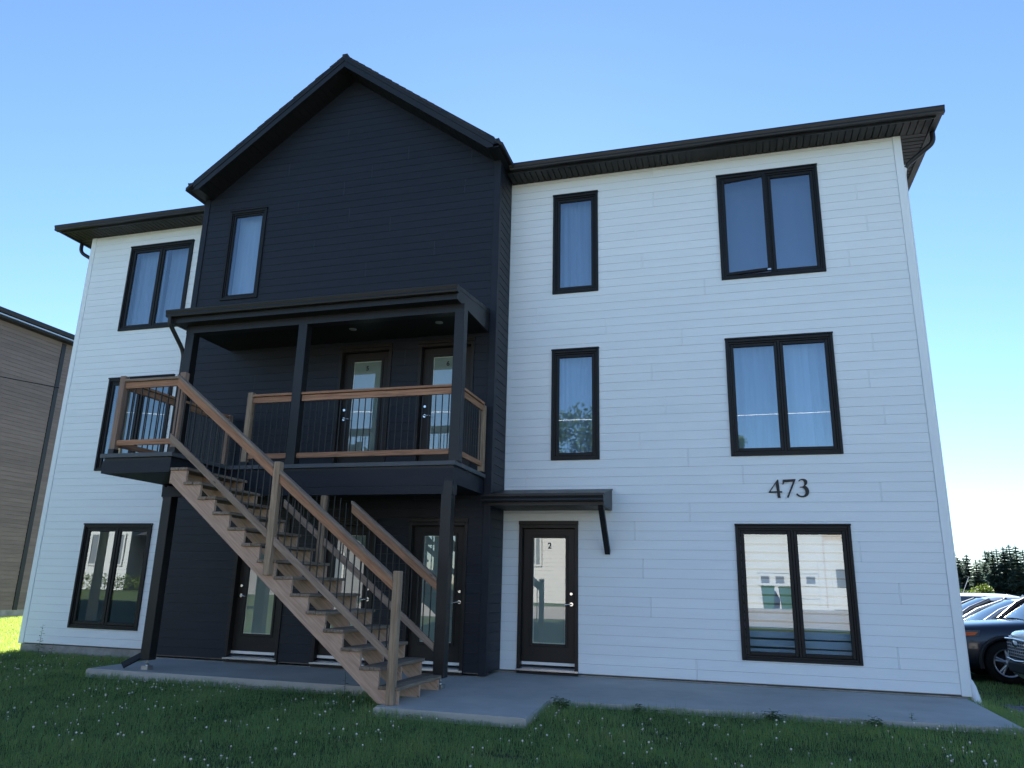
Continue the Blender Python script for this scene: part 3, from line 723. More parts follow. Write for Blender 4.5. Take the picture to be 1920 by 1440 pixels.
for lx, ly in LIGHTS:
    b = MB(); b.lathe([(0, 5.058), (.045, 5.058), (.06, 5.064), (.06, 5.071)], 16, 'z', (lx, ly, 0)); bal(b, 'ceiling_light', 'light_lens', PR)
# downspout of the porch gutter
elbow([(-5.16, -2.255, 5.16), (-5.16, -2.255, 5.06), (-5.085, -1.93, 4.66), (-5.085, -1.93, 2.42), (-5.02, -1.90, 2.22), (-5.02, -1.90, .16)], 'black_metal', BAL, r=.033)
b = MB(); b.rtube([(-5.01, -1.90, .22), (-5.03, -1.92, .12), (-5.22, -2.10, -.03)], .07, .07); bal(b, 'downspout', 'black_metal')
# railings in timber
BALU = {}
def tube_mesh(L):
    k = round(L, 3)
    if k not in BALU:
        b = MB(); b.tube([(0, 0, 0), (0, 0, k)], .0085, 8); BALU[k] = b.mesh('baluster', 'black_metal')
    return BALU[k]
def rail_run(p0, p1, parent, z_cap, z_edge, z_bot, n, cap=True, inset=.0):
    (x0, y0), (x1, y1) = p0, p1
    bar('cap_rail', (x0, y0, z_cap), (x1, y1, z_cap), .089, .036, 'wood_cap' if cap == 2 else 'wood_rail', parent)
    bar('top_rail', (x0, y0, z_edge), (x1, y1, z_edge), .038, .089, 'wood_rail', parent)
    bar('bottom_rail', (x0, y0, z_bot), (x1, y1, z_bot), .038, .075, 'wood_rail', parent)
    for i in range(n):
        t = (i+.5)/n; link('baluster', tube_mesh(z_edge-z_bot), parent, mw=Matrix.Translation((x0+(x1-x0)*t, y0+(y1-y0)*t, z_bot)))
def wpost(cx, cy, z0, z1, parent, m='wood_post', s=.089):
    return bar('rail_post', (cx, cy, z0), (cx, cy, z1), s, s, m, parent, up=(0, -1, 0), c=.006)
ZC, ZE, ZB_ = 3.872, 3.803, 2.945
rail_run((-3.675, PY+.01), (-2.995, PY+.01), BAL, ZC, ZE, ZB_, 7); rail_run((-2.845, PY+.01), (-.47, PY+.01), BAL, ZC, ZE, ZB_, 24)
rail_run((-.395, PY+.1), (-.395, -.86), BAL, ZC, ZE, ZB_, 10)
wpost(-.395, -.815, 2.83, 3.85, BAL); wpost(-3.72, PY+.01, DZ+.045, 3.925, BAL)
def shoe(cx, cy): 
    b = MB(); b.cbox(cx-.047, cx+.047, cy-.047, cy+.047, DZ, DZ+.07, .003); bal(b, 'post_shoe', 'black_metal')
PLX, PRX, PFY = -4.915, -3.915, -3.195
for cx in (PLX, PRX): wpost(cx, PFY, DZ+.06, 3.905, BAL, 'wood_landing'); shoe(cx, PFY)
shoe(-3.72, PY+.01)
rail_run((PLX+.045, PFY), (PRX-.045, PFY), BAL, 3.835, 3.768, 2.955, 8, cap=2)
rail_run((PLX, PFY+.045), (PLX, -.90), BAL, 3.835, 3.768, 2.945, 22); wpost(PLX, -.845, DZ, 3.87, BAL, 'wood_landing')

# ------------------------------------------------------------------ exterior staircase
ST = thing('exterior_staircase', 'straight weathered wood staircase with open risers climbing to the balcony landing', 'staircase', (-2.1, -2.7, -.09))
RISE, RUN, X0S, ZT0, NT = .1916, .2424, -3.824, 2.579, 14
YF, YBK = -3.30, -2.085
def stringer(yc):
    p = []
    xl = X0S+.03
    p.append((xl, 2.372)); 
    top = [(xl, ZT0-.039)]
    for k in range(NT):
        xf = X0S+RUN*(k+1)+.001; top.append((xf, ZT0-RISE*k-.039))
        if k < NT-1: top.append((xf, ZT0-RISE*(k+1)-.039))
    zb = zt(yc)+.001; xf = top[-1][0]
    p = [(xl, 2.372), (-.673, zb), (xf, zb)]+top[::-1]
    ang = math.atan2(-(2.372+.09), (3.794-.673)); cx, cz = -2.2, 1.2
    c, s_ = math.cos(ang), math.sin(ang)
    q = [((x-cx)*c+(z-cz)*s_, -(x-cx)*s_+(z-cz)*c) for x, z in p]
    b = MB(); b.prism(q[::-1], 'y', -.019, .019)
    # knots and screw heads on the face
    mw = Matrix(((c, 0, -s_, cx), (0, 1, 0, yc), (s_, 0, c, cz), (0, 0, 0, 1)))
    return b.build('stringer', 'wood_stringer', ST, mw=mw)
for yc in (YF+.019, (YF+YBK)/2, YBK-.0): stringer(yc)
bar('hanger_board', (X0S+.008, YF+.0, 2.46), (X0S+.008, YBK, 2.46), .036, .17, 'wood_stringer', ST)
rt = random.Random(3)
for k in range(NT):
    z = ZT0-RISE*k-.019; xb = X0S+RUN*k
    for j in (0, 1):
        xc = xb+.066+j*.134; dz = rt.uniform(-.002, .002)
        ov = rt.uniform(-.012, .012)
        bar('tread_board', (xc, YF-.03+ov, z+dz), (xc, YBK+.05+ov, z+dz), .130, .038, 'wood_tread', ST, c=.005)
def hz_cap(x): return 1.21+.772*(-.474-x)
def hz_bot(x): return .496+.772*(-.585-x)
th = math.atan(.772); cth = math.cos(th)
def sloped(xa, xb, y, m1='wood_cap', m2='wood_rail', upper=True, lower=True, n=0, xbal=None):
    up = (0, 0, 1)
    if upper:
        dz = .018/cth; bar('handrail', (xa, y, hz_cap(xa)-dz), (xb, y, hz_cap(xb)-dz), .089, .036, m1, ST, cut=1)
        dz = (.037+.0445)/cth; bar('top_rail', (xa, y, hz_cap(xa)-dz), (xb, y, hz_cap(xb)-dz), .038, .089, m2, ST, cut=1)
    if lower:
        dz = .042/cth; bar('bottom_rail', (xa, y, hz_bot(xa)-dz), (xb, y, hz_bot(xb)-dz), .038, .084, 'wood_cap', ST, cut=1)
    for i in range(n):
        x = xa+(xb-xa)*(i+.5)/n; z0 = hz_bot(x)-.04; z1 = hz_cap(x)-.1
        link('baluster', tube_mesh(z1-z0), ST, mw=Matrix.Translation((x, y, z0)))
YH = -3.345
def stpost(cx, cy, z0, z1):
    return bar('rail_post', (cx, cy, z0), (cx, cy, z1), .089, .089, 'wood_post', ST, up=(0, -1, 0), c=.008)
stpost(-2.195, YH, 1.245, 2.612); stpost(-.495, YH, zt(-3.4), 1.325)
sloped(-3.87, -2.24, YH+.0, n=17); sloped(-2.15, -.54, YH, n=17)
YK = -2.005
stpost(-2.29, YK, 1.25, 2.352)
xt = -.474-(2.353-1.21)/.772+.02
sloped(xt+.08, -.545, YK, lower=False); xt2 = -.585-(2.353-.496)/.772
sloped(xt2+.06, -2.335, YK, upper=False); sloped(-2.245, -.545, YK, upper=False)
for i in range(26):
    x = xt2+.10+i*.0945
    if abs(x+2.29) < .06 or x > -.57: continue
    z0 = hz_bot(x)-.04; z1 = min(hz_cap(x)-.1, 2.352)
    if z1-z0 > .08: link('baluster', tube_mesh(z1-z0), ST, mw=Matrix.Translation((x, YK, z0)))

def at(px_, py_, ax, val):
    """point where the photograph's pixel ray meets the plane axis = val (used once, to read positions off the photo)"""
    d = cf+cr2*((px_-960)/F_PX)-cu2*((py_-720)/F_PX); t = (val-CAM_LOC[ax])/d[ax]; return CAM_LOC+d*t

# ------------------------------------------------------------------ curtains and blinds behind the panes
def curtain(x0, x1, z0, z1, y, label, m='curtain', waves=9, amp=.022, hem=0, seed=0, flare=0):
    r = random.Random(seed); n = max(24, waves*8); b = MB(); vs = []; nz = 6
    ph = [r.uniform(0, 6.28) for _ in range(4)]
    for j in range(nz+1):
        t = j/nz; z = z0+(z1-z0)*t
        for i in range(n+1):
            u = i/n; x = x0+(x1-x0)*u - flare*(1-t)*(1-u)
            yy = y+amp*math.sin(2*PI*waves*u+ph[0]+.4*math.sin(5*u+ph[1]))*(.65+.35*math.sin(9*u+ph[2]))*(1-.25*t)+.006*math.sin(3*t+7*u)
            vs.append((x, yy, z))
    fs = [(j*(n+1)+i, j*(n+1)+i+1, (j+1)*(n+1)+i+1, (j+1)*(n+1)+i) for j in range(nz) for i in range(n)]
    b.add(vs, fs, 0, True); o = b.build('curtain', m); tag(o, label, 'curtain', 'curtains hanging behind the panes'); return o
CT = 'curtains hanging behind the panes'
curtain(.56, 1.24, B3-.02, T3, .19, 'sheer white curtain in the top narrow window of the right wing', waves=5, seed=1)
curtain(.55, 1.25, B2-.02, T2, .19, 'sheer white curtain in the middle narrow window of the right wing', waves=8, seed=2, amp=.016)
curtain(3.26, 3.99, B3-.05, T3, .24, 'flat grey blue curtain behind the ajar left sash, top right window', 'curtain_grey', 2, .012, seed=3)
curtain(4.01, 4.74, B3-.05, T3, .24, 'flat grey blue curtain behind the fixed right pane, top right window', 'curtain_grey', 3, .012, seed=4)
curtain(3.26, 4.0, B2-.05, T2, .20, 'blue grey curtain in the left pane of the middle right window', 'curtain', 4, .02, seed=5)
curtain(4.02, 4.42, B2-.05, T2, .175, 'white curtain with lace edge in the middle right window', 'curtain_white', 2, .016, seed=6)
curtain(4.36, 4.75, B2-.05, T2, .215, 'pale curtain hanging right of the lace edge in the middle right window', 'curtain_white', 3, .02, seed=7)
curtain(-8.38, -7.68, B3-.05, T3, .20, 'sheer curtain in the left pane of the top left window', 'curtain', 5, .02, seed=8)
curtain(-7.60, -6.92, B3-.05, T3, .22, 'sheer curtain in the right pane of the top left window', 'curtain', 2, .012, seed=9)
curtain(-5.46, -4.80, 6.03, 7.8, YB+.20, 'plain pale curtain in the narrow dark gable window', 'curtain_white', 2, .01, seed=10)
bl = thing('window_blind', 'white banded blind behind the right pane of the ground floor right window', 'blind', (4.36, .15, B1))
for k in range(15):
    z = B1+.06+k*.118; b = MB(); b.cbox(4.03, 4.72, .15, .153, z, z+.098, .001); b.build('band', 'blind', bl)
bl2 = thing('window_blind', 'white banded blind lowered behind the left pane of the ground floor right window', 'blind', (3.63, .15, B1))
for k in range(15):
    z = B1+.06+k*.118; b = MB(); b.cbox(3.28, 3.97, .20, .203, z, z+.090, .001); b.build('band', 'blind', bl2)

# ------------------------------------------------------------------ neighbouring brown building
NX, NY1 = -20.0, 10.15
NB = thing('brown_apartment_building', 'brown grey lap sided building with black roof edge beyond the left wall', 'building', (-27, 0, -.2))
b = MB(); b.box(-34, NX-.02, -1, NY1-.02, .02, 9.4); b.build('wall', 'brown_siding', NB)
b = MB(); b.box(-33.98, NX-.005, -.98, NY1-.03, -.9, .0195); b.build('foundation', 'foundation', NB)
np_ = .1375*1.0; nrow = 67
for k in range(nrow):
    z0 = .02+.1395*k
    for (ya, yb_) in ((-1, 8.98), (9.16, NY1)):
        b = MB(); b.hexa([(NX-.019, ya, z0+.003), (NX+.004, ya, z0+.003), (NX+.004, yb_, z0+.003), (NX-.019, yb_, z0+.003), (NX-.019, ya, z0+.137), (NX-.008, ya, z0+.137), (NX-.008, yb_, z0+.137), (NX-.019, yb_, z0+.137)])
        b.build('siding_board', 'brown_siding', NB)
b = MB(); b.box(NX-.018, NX+.02, 8.99, 9.15, .01, 9.37); b.build('trim_board', 'black_metal', NB)
b = MB(); b.box(-34.4, NX+.30, -1.4, NY1+.25, 9.40, 9.46); b.build('soffit', 'soffit_black', NB)
b = MB(); b.box(-34.45, NX+.36, -1.45, NY1+.30, 9.461, 9.50); b.build('fascia', 'galvanised', NB)
b = MB(); b.add([(-34.5, -1.5, 9.531), (NX+.42, -1.5, 9.531), (NX+.42, NY1+.36, 9.531), (-34.5, NY1+.36, 9.531), (-27, 4.2, 10.6), (-27, 4.4, 10.6), (-34.5, -1.5, 9.68), (NX+.42, -1.5, 9.68), (NX+.42, NY1+.36, 9.68), (-34.5, NY1+.36, 9.68)],
    [(0, 3, 2, 1), (0, 1, 7, 6), (1, 2, 8, 7), (2, 3, 9, 8), (3, 0, 6, 9), (6, 7, 4), (7, 8, 5, 4), (8, 9, 5), (9, 6, 4, 5)]); b.build('roof', 'shingle', NB)
# thin service cable crossing in front of it to the left wall
def wire(pts, r, label, sag=0, n=16, mt='rubber'):
    a, c = Vector(pts[0]), Vector(pts[1]); P = []
    for i in range(n+1):
        t = i/n; p = a.lerp(c, t); p.z -= sag*4*t*(1-t); P.append(p)
    b = MB(); b.tube(P, r, 6); o = b.build('cable', mt); return tag(o, label, 'cable')

# ------------------------------------------------------------------ utility poles and wires across the front
def pole(x, y, label):
    z = gz(x, y); t = thing('utility_pole', label, 'utility pole', (x, y, z))
    b = MB(); b.tube([(x, y, z-.3), (x, y, z+9.6)], .15, 14, rads=[.165, .115]); b.build('pole_shaft', 'pole_wood', t)
    b = MB(); b.cbox(x-1.0, x+1.0, y-.05, y+.05, z+8.9, z+9.0, .005); b.build('cross_arm', 'pole_wood', t)
    for q in (-.9, -.35, .35, .9):
        b = MB(); b.lathe([(0, z+9.0), (.03, z+9.0), (.045, z+9.06), (.02, z+9.14), (0, z+9.15)], 8, 'z', (x+q, y, 0)); b.build('insulator', 'white_pvc', t)
    return t
pole(-17.75, -10.0, 'round wooden utility pole standing in the front lawn on the left'); pole(24, -10.5, 'round wooden utility pole standing by the drive on the right')
WZ = gz(-17.75, -10.0); WZ2 = gz(24, -10.5)
for zz, sg, q in ((9.13, .7, .9), (7.2, .9, 0)):
    wire([(-17.75, -10.0, WZ+zz), (24, -10.5-q*0, WZ2+zz)],   .007 if zz > 8 else .009, 'upper thin overhead wire strung between the two poles' if zz > 8 else 'lower thick overhead cable strung between the two poles', sg, mt='white_pvc')  # pale material stands in for sunlight on the wires
c0, c1 = at(0, 706, 0, -16.0), at(110, 727, 0, -9.62)
cd = (c0-c1); c0 = c1+cd*1.35
wire([c0, (c1.x, c1.y, c1.z)], .012, 'thin black service cable running to the left side wall', 0)

# ------------------------------------------------------------------ houses across the road (seen mirrored in the panes)
def house(label, x0, x1, y1, dep, h, wm, rm, wins, doors=(), gable=True, panels=()):
    z0 = gz((x0+x1)/2, y1)-.05; t = thing('house', label, 'house', ((x0+x1)/2, y1-dep/2, z0))
    b = MB(); b.box(x0, x1, y1-dep, y1, z0-.4, z0+h); b.build('wall', wm, t)
    for i in range(int(h/.2)):
        b = MB(); z = z0+i*.2; b.hexa([(x0, y1+.02, z), (x1, y1+.02, z), (x1, y1+.001, z), (x0, y1+.001, z), (x0, y1+.006, z+.195), (x1, y1+.006, z+.195), (x1, y1+.001, z+.195), (x0, y1+.001, z+.195)])
        b.build('siding_board', wm, t)
    for (a, c, za, zc, pm) in panels:
        b = MB(); b.box(a, c, y1+.021, y1+.05, z0+za, z0+zc); b.build('wall_panel', pm, t)
    b = MB(); m_ = (x0+x1)/2; b.prism([(y1+.5, z0+h), (y1-dep-.5, z0+h), (y1-dep/2, z0+h+1.5)], 'x', x0-.4, x1+.4); b.build('roof', rm, t)
    for (wx, wz, ww, wh) in wins:
        b = MB(); e = .1
        b.box(wx-e, wx, y1+.021, y1+.09, z0+wz-e, z0+wz+wh+e); b.box(wx+ww, wx+ww+e, y1+.021, y1+.09, z0+wz-e, z0+wz+wh+e)
        b.box(wx, wx+ww, y1+.021, y1+.09, z0+wz-e, z0+wz); b.box(wx, wx+ww, y1+.021, y1+.09, z0+wz+wh, z0+wz+wh+e)
        b.box(wx+ww/2-.03, wx+ww/2+.03, y1+.021, y1+.08, z0+wz, z0+wz+wh); f = b.build('window', 'house_white', t)
        b = MB(); b.box(wx, wx+ww, y1+.051, y1+.056, z0+wz, z0+wz+wh); b.build('pane', 'lens', f)
    for (dx, dw, dh, kind) in doors:
        b = MB()
        if kind == 'garage':
            for i in range(4): b.cbox(dx, dx+dw, y1+.051, y1+.085, z0+.02+i*dh/4, z0+(i+1)*dh/4, .01)
            g = b.build('garage_door', 'house_white', t)
            for i in range(4):
                b = MB(); b.box(dx+.15+i*dw/4, dx+(i+1)*dw/4-.15, y1+.086, y1+.09, z0+dh*.56, z0+dh*.70); b.build('pane', 'lens', g)
        else:
            b.cbox(dx, dx+dw, y1+.051, y1+.10, z0+.1, z0+dh, .01); g = b.build('door', 'house_white', t)
            b = MB(); b.box(dx+.2, dx+dw-.2, y1+.101, y1+.105, z0+1.1, z0+dh-.25); b.build('pane', 'lens', g)
    return t
house('pale house with white garage front across the road', 1.5, 11.5, -27, 8, 4.7, 'house_beige', 'shingle', [(2.0, 3.1, 1, 1.2), (9.4, 3.1, 1.1, 1.2)], [(4.3, 2.7, 2.2, 'garage'), (7.6, 1.0, 2.15, 'door')], panels=[(3.6, 7.3, 0, 3.6, 'house_white'), (7.35, 8.9, 0, 3.2, 'house_white')])
house('cream stucco house with narrow windows across the road', -9.5, -.8, -26, 8, 4.9, 'house_white', 'shingle', [(-6.6, 1.9, .45, 1.9), (-4.3, 1.9, .45, 1.9), (-2.2, .5, .8, 1.0), (-8.4, .7, .6, 1.4)], [], panels=[(-3.6, -.9, 0, 4.8, 'house_brick')])
house('white house with dark windows across the road on the left', -44, -30.9, -25.5, 9, 5.2, 'house_white', 'house_grey', [(-38, 1.0, 1.6, 1.5), (-33.6, 1.5, .9, 1.7), (-31.9, 1.5, .6, 1.7)], [])
house('low charcoal house across the road behind the hedge', -30.2, -15, -26, 8, 3.2, 'house_grey', 'shingle', [(-24, 1.0, 1.4, 1.2), (-18, 1.0, 1.6, 1.2)], [])
def bin_(x, y, label):
    z = gz(x, y)+.02; t = thing('wheelie_bin', label, 'bin', (x, y, z))
    b = MB(); b.hexa([(x-.22, y-.25, z), (x+.22, y-.25, z), (x+.22, y+.25, z), (x-.22, y+.25, z), (x-.29, y-.35, z+.95), (x+.29, y-.35, z+.95), (x+.29, y+.35, z+.95), (x-.29, y+.35, z+.95)]); b.build('bin_body', 'green_plastic', t)
    b = MB(); b.cbox(x-.31, x+.31, y-.37, y+.37, z+.951, z+1.02, .02); b.build('lid', 'green_plastic', t)
bin_(4.7, -26.2, 'green wheelie bin nearest the garage, across the road'); bin_(5.5, -26.2, 'green wheelie bin right of its twin, across the road')

# ------------------------------------------------------------------ vegetation
def leaf_cloud(b, cen, rad, n, size, rnd, flat=.5, mi=0):
    for _ in range(n):
        while True:
            p = Vector((rnd.uniform(-1, 1), rnd.uniform(-1, 1), rnd.uniform(-1, 1)))
            if p.length < 1: break
        p = Vector(cen)+Vector((p.x*rad[0], p.y*rad[1], p.z*rad[2]))
        nrm = Vector((rnd.gauss(0, 1), rnd.gauss(0, 1), rnd.gauss(flat, 1))).normalized(); u = nrm.orthogonal().normalized(); v = nrm.cross(u)
        a = rnd.uniform(0, 6.28); u, v = u*math.cos(a)+v*math.sin(a), v*math.cos(a)-u*math.sin(a); s = size*rnd.uniform(.6, 1.3)
        b.add([tuple(p-u*s), tuple(p-v*s*.45), tuple(p+u*s), tuple(p+v*s*.45)], [(0, 1, 2, 3)], mi)
def spruce_meshes(seed, H):
    r = random.Random(seed); b = MB(); R = H*.235; nl = 34
    for i in range(nl):
        t = (i+r.uniform(-.3, .3))/nl; t = max(t, 0); z = H*(.03+.955*t); L = R*((1-t)**.8)*r.uniform(.8, 1.12)+.10; nb = max(7, int(20*(1-t)+7))
        for k in range(nb):
            a = r.uniform(0, 2*PI); l = L*r.uniform(.55, 1.1); dr = r.uniform(.05, .38); d = Vector((math.cos(a), math.sin(a), 0)); s = Vector((-d.y, d.x, 0)); w_ = .13+.17*l
            P = [d*l*u+Vector((0, 0, z-dr*l*u+.18*l*u*u)) for u in (0, .4, .75, 1)]; W = [w_*.8, w_, w_*.7, .03]
            vs = []
            for c, ww in zip(P, W): vs += [tuple(c+s*ww+Vector((0, 0, -.45*ww))), tuple(c), tuple(c-s*ww+Vector((0, 0, -.45*ww)))]
            b.add(vs, [(q*3+e, q*3+e+1, q*3+e+4, q*3+e+3) for q in range(3) for e in (0, 1)])
            for q in range(6):
                u = r.uniform(.2, 1); c = d*l*u+Vector((0, 0, z-dr*l*u+.18*l*u*u)); sd_ = s*r.choice((-1, 1))
                tip = c+sd_*(w_*1.7)*(1-u*.5)+d*.16*l+Vector((0, 0, r.uniform(-.3, .05)*l)); b.add([tuple(c-d*.08*l), tuple(tip), tuple(c+d*.10*l+Vector((0, 0, .04)))], [(0, 1, 2)])
    b.tube([(0, 0, H*.90), (0, 0, H*1.0)], .05, 4, rads=[.07, .02])
    tb = MB(); tb.tube([(0, 0, -.4), (0, 0, H*.5), (0, 0, H*.96)], .1, 7, rads=[.16, .1, .03])
    return b.mesh('crown', 'spruce'), tb.mesh('trunk', 'bark')
SPR = [spruce_meshes(s_, 7.0) for s_ in (11, 12, 13, 14)]
sp = [(1781, 100, .95), (1799, 103, .98), (1808, 112, .90), (1822, 104, .96), (1838, 98, .83), (1846, 110, .9), (1858, 103, 1.02), (1871, 100, 1.0), (1880, 108, 1.10), (1893, 99, 1.06), (1905, 106, 1.16), (1917, 98, 1.08), (1930, 103, 1.05), (1945, 100, 1.1), (1766, 104, .95), (1815, 120, 1.0), (1865, 122, 1.15), (1900, 121, 1.2)]
SPL = []
for i_, (px0, y0_, s0_) in enumerate(sp):
    near = 'front' if y0_ < 106 else 'middle' if y0_ < 116 else 'back'
    size = 'low' if s0_ < .93 else 'tall' if s0_ > 1.07 else 'mid height'
    rk = 1+sum(1 for q in sp if (('front' if q[1] < 106 else 'middle' if q[1] < 116 else 'back') == near) and q[0] < px0)
    o_ = ['first', 'second', 'third', 'fourth', 'fifth', 'sixth', 'seventh', 'eighth', 'ninth', 'tenth', 'eleventh', 'twelfth'][rk-1]
    SPL.append(f'{size} dark spruce, {o_} from the left in the {near} rank beyond the cars')
for i, (px_, y, s_) in enumerate(sp):
    p = at(px_, 1118, 1, y); t = thing('spruce_tree', SPL[i], 'tree', (p.x, y, gz(p.x, y)), 'spruce trees beyond the parked cars')
    cr, tr_ = SPR[i % 4]; mw = Matrix.Translation((p.x, y, gz(p.x, y))) @ Matrix.Rotation(i*1.7, 4, 'Z') @ Matrix.Diagonal((s_*1.25, s_*1.25, s_*1.05, 1))
    link('crown', cr, t, mw=mw); link('trunk', tr_, t, mw=mw)
def bush(px_, y, w_, h, label, m, n=900, size=.09):
    p = at(px_, 1118, 1, y); z = gz(p.x, y); t = thing('bush', label, 'bush', (p.x, y, z)); r = random.Random(int(px_))
    b = MB()
    for k in range(16):
        a = r.uniform(0, 6.28); d = r.uniform(0, .8); leaf_cloud(b, (p.x+math.cos(a)*d*w_/2, y+math.sin(a)*d*w_/2, z+h*r.uniform(.35, .82)), (w_*.24, w_*.24, h*.22), n//16, size, r)
    b.build('foliage', m, t)
    b = MB()
    for k in range(5):
        a = k*1.3; b.tube([(p.x, y, z-.1), (p.x+math.cos(a)*w_*.15, y+math.sin(a)*w_*.15, z+h*.4), (p.x+math.cos(a)*w_*.33, y+math.sin(a)*w_*.33, z+h*.75)], .02, 5, rads=[.03, .02, .008])
    b.build('stem', 'bark', t)
bush(1846, 42, 2.1, 2.25, 'sunlit yellow green bush rising behind the parked cars', 'leaf_yellow', 2200, .09)
bush(1804, 44, 1.2, 1.85, 'small olive bush left of the yellow green bush, at the wall corner', 'leaf_green', 900, .08)
bush(1893, 46, 1.3, 1.5, 'low green bush right of the yellow green bush, behind the cars', 'leaf_green', 900, .08)
def leafy_tree(x, y, H, R, label, seed):
    z = gz(x, y); t = thing('leafy_tree', label, 'tree', (x, y, z)); r = random.Random(seed); b = MB()
    for k in range(46):
        a = r.uniform(0, 6.28); e = r.uniform(-.5, 1); d = R*r.uniform(.25, .85); leaf_cloud(b, (x+math.cos(a)*d*math.sqrt(max(0, 1-e*e*.8)), y+math.sin(a)*d*math.sqrt(max(0, 1-e*e*.8)), z+H-R*1.2+e*R*.95), (R*.3, R*.3, R*.24), 70, .17, r)
    b.build('crown', 'leaf_green', t)
    b = MB(); b.tube([(x, y, z-.3), (x+.1, y, z+H*.4), (x, y+.1, z+H*.75)], .2, 9, rads=[.26, .18, .06])
    for k in range(6):
        a = k*1.05; b.tube([(x+.08, y, z+H*(.3+.05*k)), (x+math.cos(a)*R*.6, y+math.sin(a)*R*.6, z+H*(.5+.06*k))], .06, 6, rads=[.08, .025])
    b.build('trunk', 'bark', t)
leafy_tree(-7.2, -42, 14.2, 3.4, 'tall leafy tree rising behind the cream stucco house', 5)
leafy_tree(3.4, -44, 12.0, 2.3, 'tall leafy tree rising behind the pale garage house', 6)
r = random.Random(9); HG = thing('hedge', 'clipped yellow green hedge along the far verge on the left', 'hedge', (-29, -23.6, gz(-29, -23.6)))
b = MB()
for k in range(44):
    x = -37+k*.36; leaf_cloud(b, (x, -23.6, gz(x, -23.6)+.5), (.4, .4, .48), 60, .08, r)
b.build('foliage', 'leaf_yellow', HG)
b = MB()
for k in range(20): b.tube([(-36.8+k*.8, -23.6, gz(-36.8+k*.8, -23.6)-.1), (-36.8+k*.8, -23.6, gz(-36.8+k*.8, -23.6)+.6)], .02, 5)
stuff(b.build('stems', 'bark', HG))

